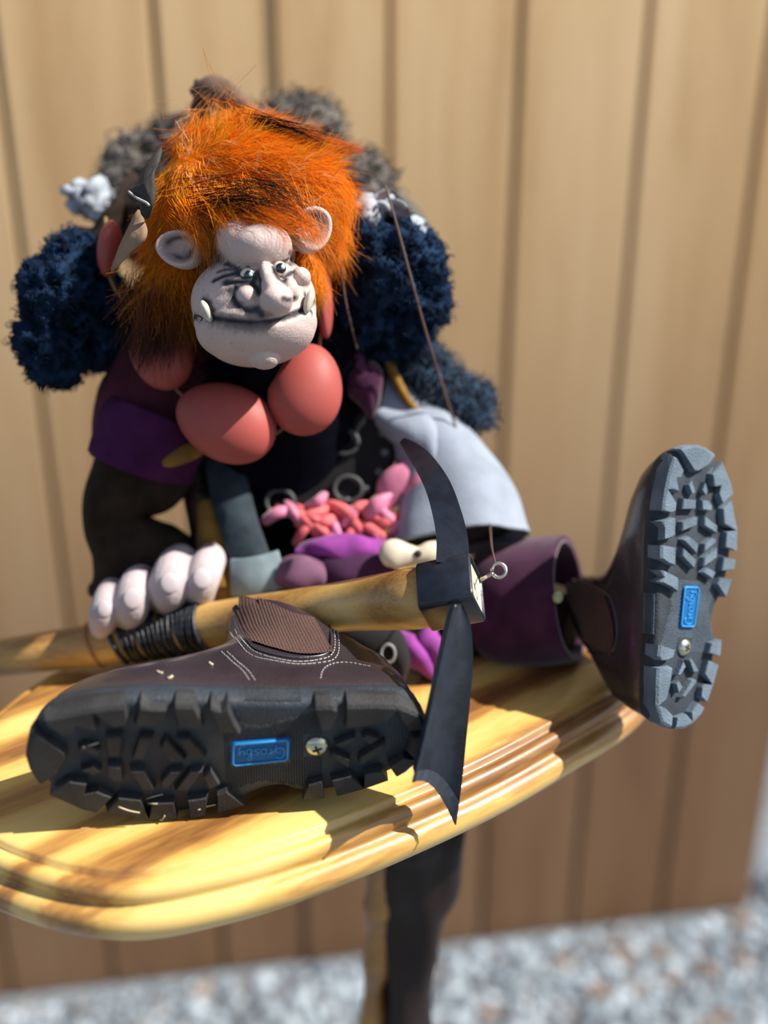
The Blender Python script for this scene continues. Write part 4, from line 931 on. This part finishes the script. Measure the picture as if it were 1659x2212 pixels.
# ---------------------------------------------------------------- hair
cap = remesh(merge(camell(538, 420, .618, 172, 140, .045), camell(440, 440, .605, 100, 120, .030), camell(640, 420, .61, 95, 95, .032), camell(500, 450, .592, 80, 50, .020), camell(372, 605, .608, 50, 85, .020, 8), camell(378, 510, .608, 48, 80, .020), camell(712, 480, .618, 22, 70, .014), camell(400, 560, .605, 60, 70, .02), camell(672, 580, .60, 22, 50, .010, -20)), .0028, 4)
GD = np.array([(440, 260, .3, -1, 30), (520, 255, .7, -.55, 34), (600, 285, .95, -.1, 50), (680, 330, 1, -.12, 50), (740, 330, 1, -.08, 24), (385, 330, .1, -.6, 30), (350, 380, -.1, .8, 45), (400, 380, .1, .8, 60), (460, 380, .8, .35, 90), (560, 390, .95, .3, 100), (640, 420, .85, .5, 62), (480, 450, .8, .5, 90), (420, 470, .35, .9, 80), (350, 460, -.05, 1, 80), (560, 465, .75, .65, 70), (500, 480, .2, 1, 60), (620, 455, .6, .8, 60), (690, 410, .4, .9, 70), (720, 460, .1, 1, 70), (745, 480, -.25, 1, 60), (330, 580, -.10, 1, 110), (300, 600, -.06, 1, 110), (385, 600, .05, 1, 110), (340, 680, -.05, 1, 110), (720, 560, -.15, 1, 70), (672, 590, .2, 1, 50)], dtype=float)
cp, cn = surf_samples(cap, 26000)
camn, fwn, rtn, upn = np.array(CAM), np.array(FW), np.array(RT), np.array(UP)
tocam = camn-cp; tocam /= np.linalg.norm(tocam, axis=1, keepdims=True); fac = (cn*tocam).sum(1)
dd = (cp-camn)@fwn; px = CX+F*((cp-camn)@rtn)/dd; py = CY-F*((cp-camn)@upn)/dd
keep = (fac > -.35) & ~((px > 470) & (px < 625) & (py > 500)) & ~((px > 430) & (px < 650) & (py > 560))
cp, cn, px, py, dd = cp[keep][:15000], cn[keep][:15000], px[keep][:15000], py[keep][:15000], dd[keep][:15000]
def flow(px, py):
    D2 = (px[:, None]-GD[None, :, 0])**2+(py[:, None]-GD[None, :, 1])**2+400; W_ = 1/D2**1.6; W_ /= W_.sum(1, keepdims=True)
    return W_@GD[:, 2], W_@GD[:, 3], W_@GD[:, 4]
def grow(cp, cn, px, py, dd, lift, spread, lscale, K=7, clump=26):
    n = len(cp); fx, fy, fl = flow(px, py); nm = np.sqrt(fx**2+fy**2)+1e-6; fx, fy = fx/nm, fy/nm
    cell = np.floor(px/clump)*131+np.floor(py/clump)*37; rot = np.sin(cell*12.9898)*43758.5453; rot = (rot-np.floor(rot)-.5)*.9
    ang = rot+RNG.normal(0, spread, n); c, s = np.cos(ang), np.sin(ang); fx, fy = fx*c-fy*s, fx*s+fy*c
    L = fl*lscale*(.45+.8*RNG.random(n))*dd/F
    dirv = fx[:, None]*rtn-fy[:, None]*upn; dirv = dirv-cn*np.minimum(0, (dirv*cn).sum(1))[:, None]*.6
    t = np.linspace(0, 1, K)
    wob = RNG.normal(0, 1, (n, 3))*.10
    paths = cp[:, None, :]+dirv[:, None, :]*(L[:, None]*t[None, :])[:, :, None]+cn[:, None, :]*((lift*L)[:, None]*(np.sin(t*2.2)*.75)[None, :])[:, :, None]+wob[:, None, :]*(L[:, None]*(t**2)[None, :])[:, :, None]
    curl = RNG.random(n)*6.28; side = np.cross(dirv, cn); paths += side[:, None, :]*(L[:, None]*.07*np.sin(t[None, :]*5+curl[:, None]))[:, :, None]
    return paths
n = len(cp); hp_ = grow(cp, cn, px, py, dd, .14*(.2+RNG.random(n)*1.6)*np.clip((px-330)/90, .1, 1), .30, 1.05); K = hp_.shape[1]
mixv = RNG.random(n); o1, o2, o3 = np.array([1.0, .52, .012]), np.array([1.0, .28, .005]), np.array([1.0, .60, .16])
bc = np.where(mixv[:, None] < .55, o1, np.where(mixv[:, None] < .9, o2, o3))*(.8+.3*RNG.random(n))[:, None]
low = np.clip((py-560)/160, 0, 1); tcol = np.linspace(0, 1, K)
hc_ = np.ones((n, K, 4)); drk = np.array([.014, .008, .010])
tipw = np.clip((tcol[None, :]*(.35+.8*low[:, None])+low[:, None]*.55-.55)*2.2, 0, 1)*(low > .02)[:, None]
tipw = np.maximum(tipw, ((RNG.random(n) < .05)[:, None]*np.clip(tcol*1.6-.4, 0, 1)[None, :]))
hc_[:, :, :3] = bc[:, None, :]*(1-tipw[:, :, None])+drk*tipw[:, :, None]
allp, allw, allc = [hp_], [np.full(n, .00017)], [hc_]
def clump(pts, count, rad, sp, col, wd, jl=.3, tip=None):
    """a combed lock: control points (x, y, depth), roots scattered by rad px, tips by sp px"""
    g = np.array([tuple(v) for v in catmull([P(*p) for p in pts], 3)]); K2 = K; ti = np.linspace(0, len(g)-1, K2); gi = np.stack([np.interp(ti, np.arange(len(g)), g[:, j]) for j in range(3)], 1)
    k = pts[0][2]/F; r0 = RNG.normal(0, rad*k, (count, 3)); r1 = RNG.normal(0, sp*k, (count, 3)); t = np.linspace(0, 1, K2)
    lsc = 1-jl*RNG.random(count)
    ts = t[None, :]*lsc[:, None]*(K2-1); i0_ = np.minimum(ts.astype(int), K2-2); fr = ts-i0_
    base = gi[i0_]*(1-fr)[:, :, None]+gi[i0_+1]*fr[:, :, None]
    pth = base+r0[:, None, :]*(1-t)[None, :, None]+r1[:, None, :]*(t**1.3)[None, :, None]
    c = np.ones((count, K2, 4)); c[:, :, :3] = np.array(col)*(.7+.5*RNG.random(count))[:, None, None]
    if tip is not None: c[:, :, :3] = c[:, :, :3]*(1-t)[None, :, None]+np.array(tip)*t[None, :, None]
    allp.append(pth); allw.append(np.full(count, wd)); allc.append(c)
DK = (.018, .009, .008); OR = (1.0, .40, .010); RD = (.62, .07, .003); LT = (.85, .42, .12)
clump([(430, 428, .556), (510, 415, .542), (580, 432, .538), (655, 478, .546)], 75, 24, 32, DK, .00016)
clump([(470, 445, .552), (530, 436, .541), (600, 448, .538), (650, 470, .546)], 55, 16, 30, DK, .00016)
clump([(540, 385, .556), (600, 405, .550), (640, 435, .55), (680, 480, .56)], 60, 18, 26, DK, .00015)
clump([(545, 262, .588), (610, 275, .586), (680, 298, .588), (725, 312, .60)], 80, 10, 16, DK, .00016)
clump([(470, 345, .58), (500, 325, .58), (540, 318, .585)], 40, 8, 12, DK, .00015)
clump([(640, 330, .60), (700, 318, .60), (745, 322, .605), (785, 322, .61)], 420, 16, 7, OR, .00016, .45, (.7, .2, .05))
clump([(690, 400, .60), (735, 430, .60), (742, 470, .60), (730, 530, .60)], 350, 20, 12, OR, .00016)
clump([(520, 440, .560), (550, 468, .5465), (590, 490, .5435), (625, 505, .546)], 420, 26, 22, OR, .00014, .4)
clump([(470, 440, .562), (490, 470, .548), (510, 495, .546), (525, 515, .546)], 300, 22, 20, OR, .00014, .5)
clump([(400, 450, .575), (420, 485, .558), (440, 520, .556), (450, 560, .556)], 300, 18, 18, OR, .00014, .4)
clump([(640, 450, .565), (660, 490, .562), (690, 530, .566), (720, 580, .58)], 60, 30, 26, LT, .00014)
clump([(600, 440, .56), (640, 470, .556), (668, 500, .56), (690, 520, .57)], 160, 20, 16, OR, .00015)
clump([(500, 440, .566), (500, 480, .553), (495, 525, .550), (492, 585, .552)], 110, 26, 24, OR, .00013, .6, (.5, .25, .08))
clump([(440, 440, .570), (440, 500, .556), (450, 545, .556), (455, 610, .56)], 160, 22, 26, OR, .00014, .6, (.30, .12, .04))
clump([(470, 470, .566), (470, 540, .555), (478, 600, .556), (470, 660, .56)], 40, 26, 30, DK, .00012, .5)
clump([(560, 460, .560), (560, 500, .550), (550, 540, .549), (540, 580, .55)], 60, 36, 30, OR, .00012, .7, (.4, .2, .08))
clump([(640, 470, .56), (600, 500, .553), (560, 525, .55), (520, 545, .55)], 26, 16, 14, DK, .00012, .4)
clump([(440, 455, .57), (500, 478, .556), (560, 488, .552), (620, 470, .556)], 200, 16, 18, OR, .00015, .4)
clump([(330, 640, .59), (320, 700, .59), (315, 750, .592), (300, 800, .60)], 260, 24, 22, (.30, .07, .01), .00018, .4, (.008, .006, .010))
clump([(375, 640, .59), (370, 690, .59), (365, 740, .592), (360, 790, .60)], 220, 20, 18, (.50, .12, .01), .00018, .5, (.010, .006, .008))
clump([(290, 620, .60), (280, 680, .60), (275, 730, .60), (285, 790, .60)], 180, 16, 16, (.10, .03, .02), .00018, .4, (.006, .005, .010))
clump([(390, 300, .60), (393, 290, .59), (396, 280, .59)], 6, 4, 6, DK, .0004)
clump([(460, 260, .61), (470, 235, .61), (500, 215, .61)], 60, 60, 26, LT, .00012)
clump([(400, 330, .60), (420, 290, .59), (440, 255, .59)], 300, 26, 20, OR, .00015, .5)
clump([(520, 290, .60), (560, 268, .595), (620, 270, .60)], 260, 36, 18, OR, .00015, .5)
for _ in range(70):
    x, y = RNG.uniform(380, 720), RNG.uniform(300, 470); a = RNG.uniform(-2.2, .9); l = RNG.uniform(25, 60)
    clump([(x, y, .572), (x+l*.5*math.cos(a), y+l*.5*math.sin(a), .560), (x+l*math.cos(a), y+l*math.sin(a), .556)], 2, 2, 5, LT if _ % 3 else (.8, .7, .6), .00013)
hv3, hf3, hcl = strands_mesh(np.concatenate(allp), np.concatenate(allw), np.concatenate(allc))
capc = []
for v in cap[0]:
    y_ = Q(v)[1]; w_ = max(0, min(1, (y_-640)/90)); c = np.array([.85, .20, .004])*(1+.2*noise.noise(v*60)); capc.append((*(c*(1-w_)+np.array([.02, .01, .01])*w_), 1))
fast_mesh('hair', hv3, hf3, hcl, M_hair, troll, (cap[0], cap[1], np.array(capc)), label='bright orange fur hair with black tips')

# ---------------------------------------------------------------- leather bits in the hair
sheet([(348, 318), (318, 350), (296, 392), (276, 412), (279, 428), (300, 438), (304, 462), (318, 472), (330, 446), (336, 410), (333, 372), (345, 345)], [.574, .572, .572, .574, .574, .570, .568, .568, .564, .564, .564, .570], .0012, M_drk, 'leather_flap', troll, .004, label='dark leather flap hanging beside the hair')
sheet([(298, 452), (312, 478), (318, 500), (310, 522), (282, 545), (240, 588), (252, 545), (272, 500)], [.576, .570, .566, .566, .570, .578, .582, .580], .0012, M_tan, 'leather_flap', troll, .003, label='tan leather flap below the dark one')
mk('flap_edge', *tube(catmull([P(278, 414, .571), P(296, 428, .566), P(316, 438, .563), P(322, 444, .562)], 4), .0007, 6), mat('pale_leather_edge', (.34, .33, .30), rough=.8), troll)
mk('leather_roll', *ptube([(447, 205, .652, 24), (462, 200, .648, 33), (490, 215, .645, 34), (525, 240, .645, 28), (562, 262, .648, 20)], .012, n=20, bump=wrinkle(.12)), mat('brown_suede', (.135, .085, .060), rough=.85, var=.6, scale=70, bump=.5, bscale=500), troll, label='brown suede roll standing up behind the hair')
mk('leather_roll', *ptube([(432, 196, .655, 12), (436, 215, .652, 16), (432, 245, .650, 20), (440, 275, .650, 24)], .009, n=16, bump=wrinkle(.12)), mat('dark_suede', (.06, .035, .025), rough=.85, var=.4), troll, label='darker suede fold beside the brown roll')
# ---------------------------------------------------------------- strings
for nm, ps, r in [('puppet_string', [(832, 400, .612), (858, 490, .612), (890, 610, .616), (925, 735, .632), (955, 830, .650), (985, 925, .662)], .00075), ('puppet_string', [(735, 560, .615), (745, 640, .622), (758, 700, .628), (772, 755, .635)], .0006), ('puppet_string', [(1058, 1120, .645), (1062, 1180, .60), (1072, 1222, .542)], .0005)]:
    mk(nm, *tube(catmull([P(*p) for p in ps], 5), r, 6), M_str, troll, label='thin brown puppet string')

# ================================================================== necklace
neck = empty('bead_necklace', P(560, 900, .625), 'string of big smooth coral-pink egg beads hung round the neck', 'necklace')
def egg(x, y, d, rx, ry, rz, rot_, taper=.18, yaw=0):
    k = d/F; M = CAMB.to_3x3() @ Matrix.Rotation(math.radians(yaw), 3, 'Y') @ Matrix.Rotation(math.radians(-rot_), 3, 'Z'); V, Fc = ellipsoid((0, 0, 0), (1, 1, 1), None, 5)
    return [P(x, y, d)+M @ Vector((v.x*rx*k*(1+taper*v.y*.6), v.y*ry*k, v.z*rz*(1+taper*v.y*.6))) for v in V], Fc
beads = [(488, 912, .612, 84, 112, .016, 112, .16), (660, 842, .612, 80, 100, .016, 10, -.16), (342, 738, .612, 68, 108, .014, -18, -.2), (698, 640, .622, 20, 92, .014, -4, -.1), (238, 538, .622, 26, 62, .012, 6, 0)]
for b in beads: mk('bead', *egg(*b), M_bead, neck)
mk('necklace_cord', *tube(catmull([P(228, 470, .64), P(238, 600, .622), P(290, 680, .622), P(385, 845, .622), P(480, 900, .612), P(598, 935, .622), P(680, 800, .622), P(690, 745, .625), P(700, 640, .622), P(690, 520, .64)], 6), .0011, 6), mat('ochre_cord', (.20, .13, .05), rough=.8), neck)

# ================================================================== straw bits caught on the boot
M_straw = mat('straw', (.55, .45, .30), rough=.7, var=.4, scale=200)
WHERE = ['slanting between the toe lugs', 'across the middle lower edge lugs', 'flat on the lower edge lug nearest the toe', 'short upright one on the bottom edge lug', 'shiny one below the last forefoot lug', 'short one beside the bottom lugs', 'on the leather near the toe', 'broad flake on the leather by the seam', 'on the leather behind the toe flake']
dep = bpy.context.evaluated_depsgraph_get(); dep.update()
for i, (x0, y0, x1, y1) in enumerate([(180, 1615, 214, 1602), (312, 1726, 352, 1714), (256, 1741, 302, 1754), (345, 1773, 356, 1760), (428, 1748, 466, 1736), (320, 1733, 340, 1737), (340, 1452, 352, 1455), (452, 1433, 460, 1437), (362, 1466, 372, 1462)]):
    pts = []
    for x, y in ((x0, y0), ((x0+x1)/2, (y0+y1)/2+2), (x1, y1)):
        r = (P(x, y, 1)-CAM).normalized(); hit, loc, nor, *_ = scene.ray_cast(dep, CAM, r)
        pts.append((loc+nor*.0005) if hit else P(x, y, .53))
    d0 = min(Q(p)[2] for p in pts); pts = [CAM+(p-CAM)*(min(Q(p)[2], d0+.003)/Q(p)[2]) for p in pts]
    o = mk('straw_fragment', *tube(catmull(pts, 3), .00038 if i < 6 else .0007, 5), M_straw, None); o['label'] = 'tiny straw fragment on the lying boot, '+WHERE[i]; o['category'] = 'straw'; o['group'] = 'straw fragments on the boot'
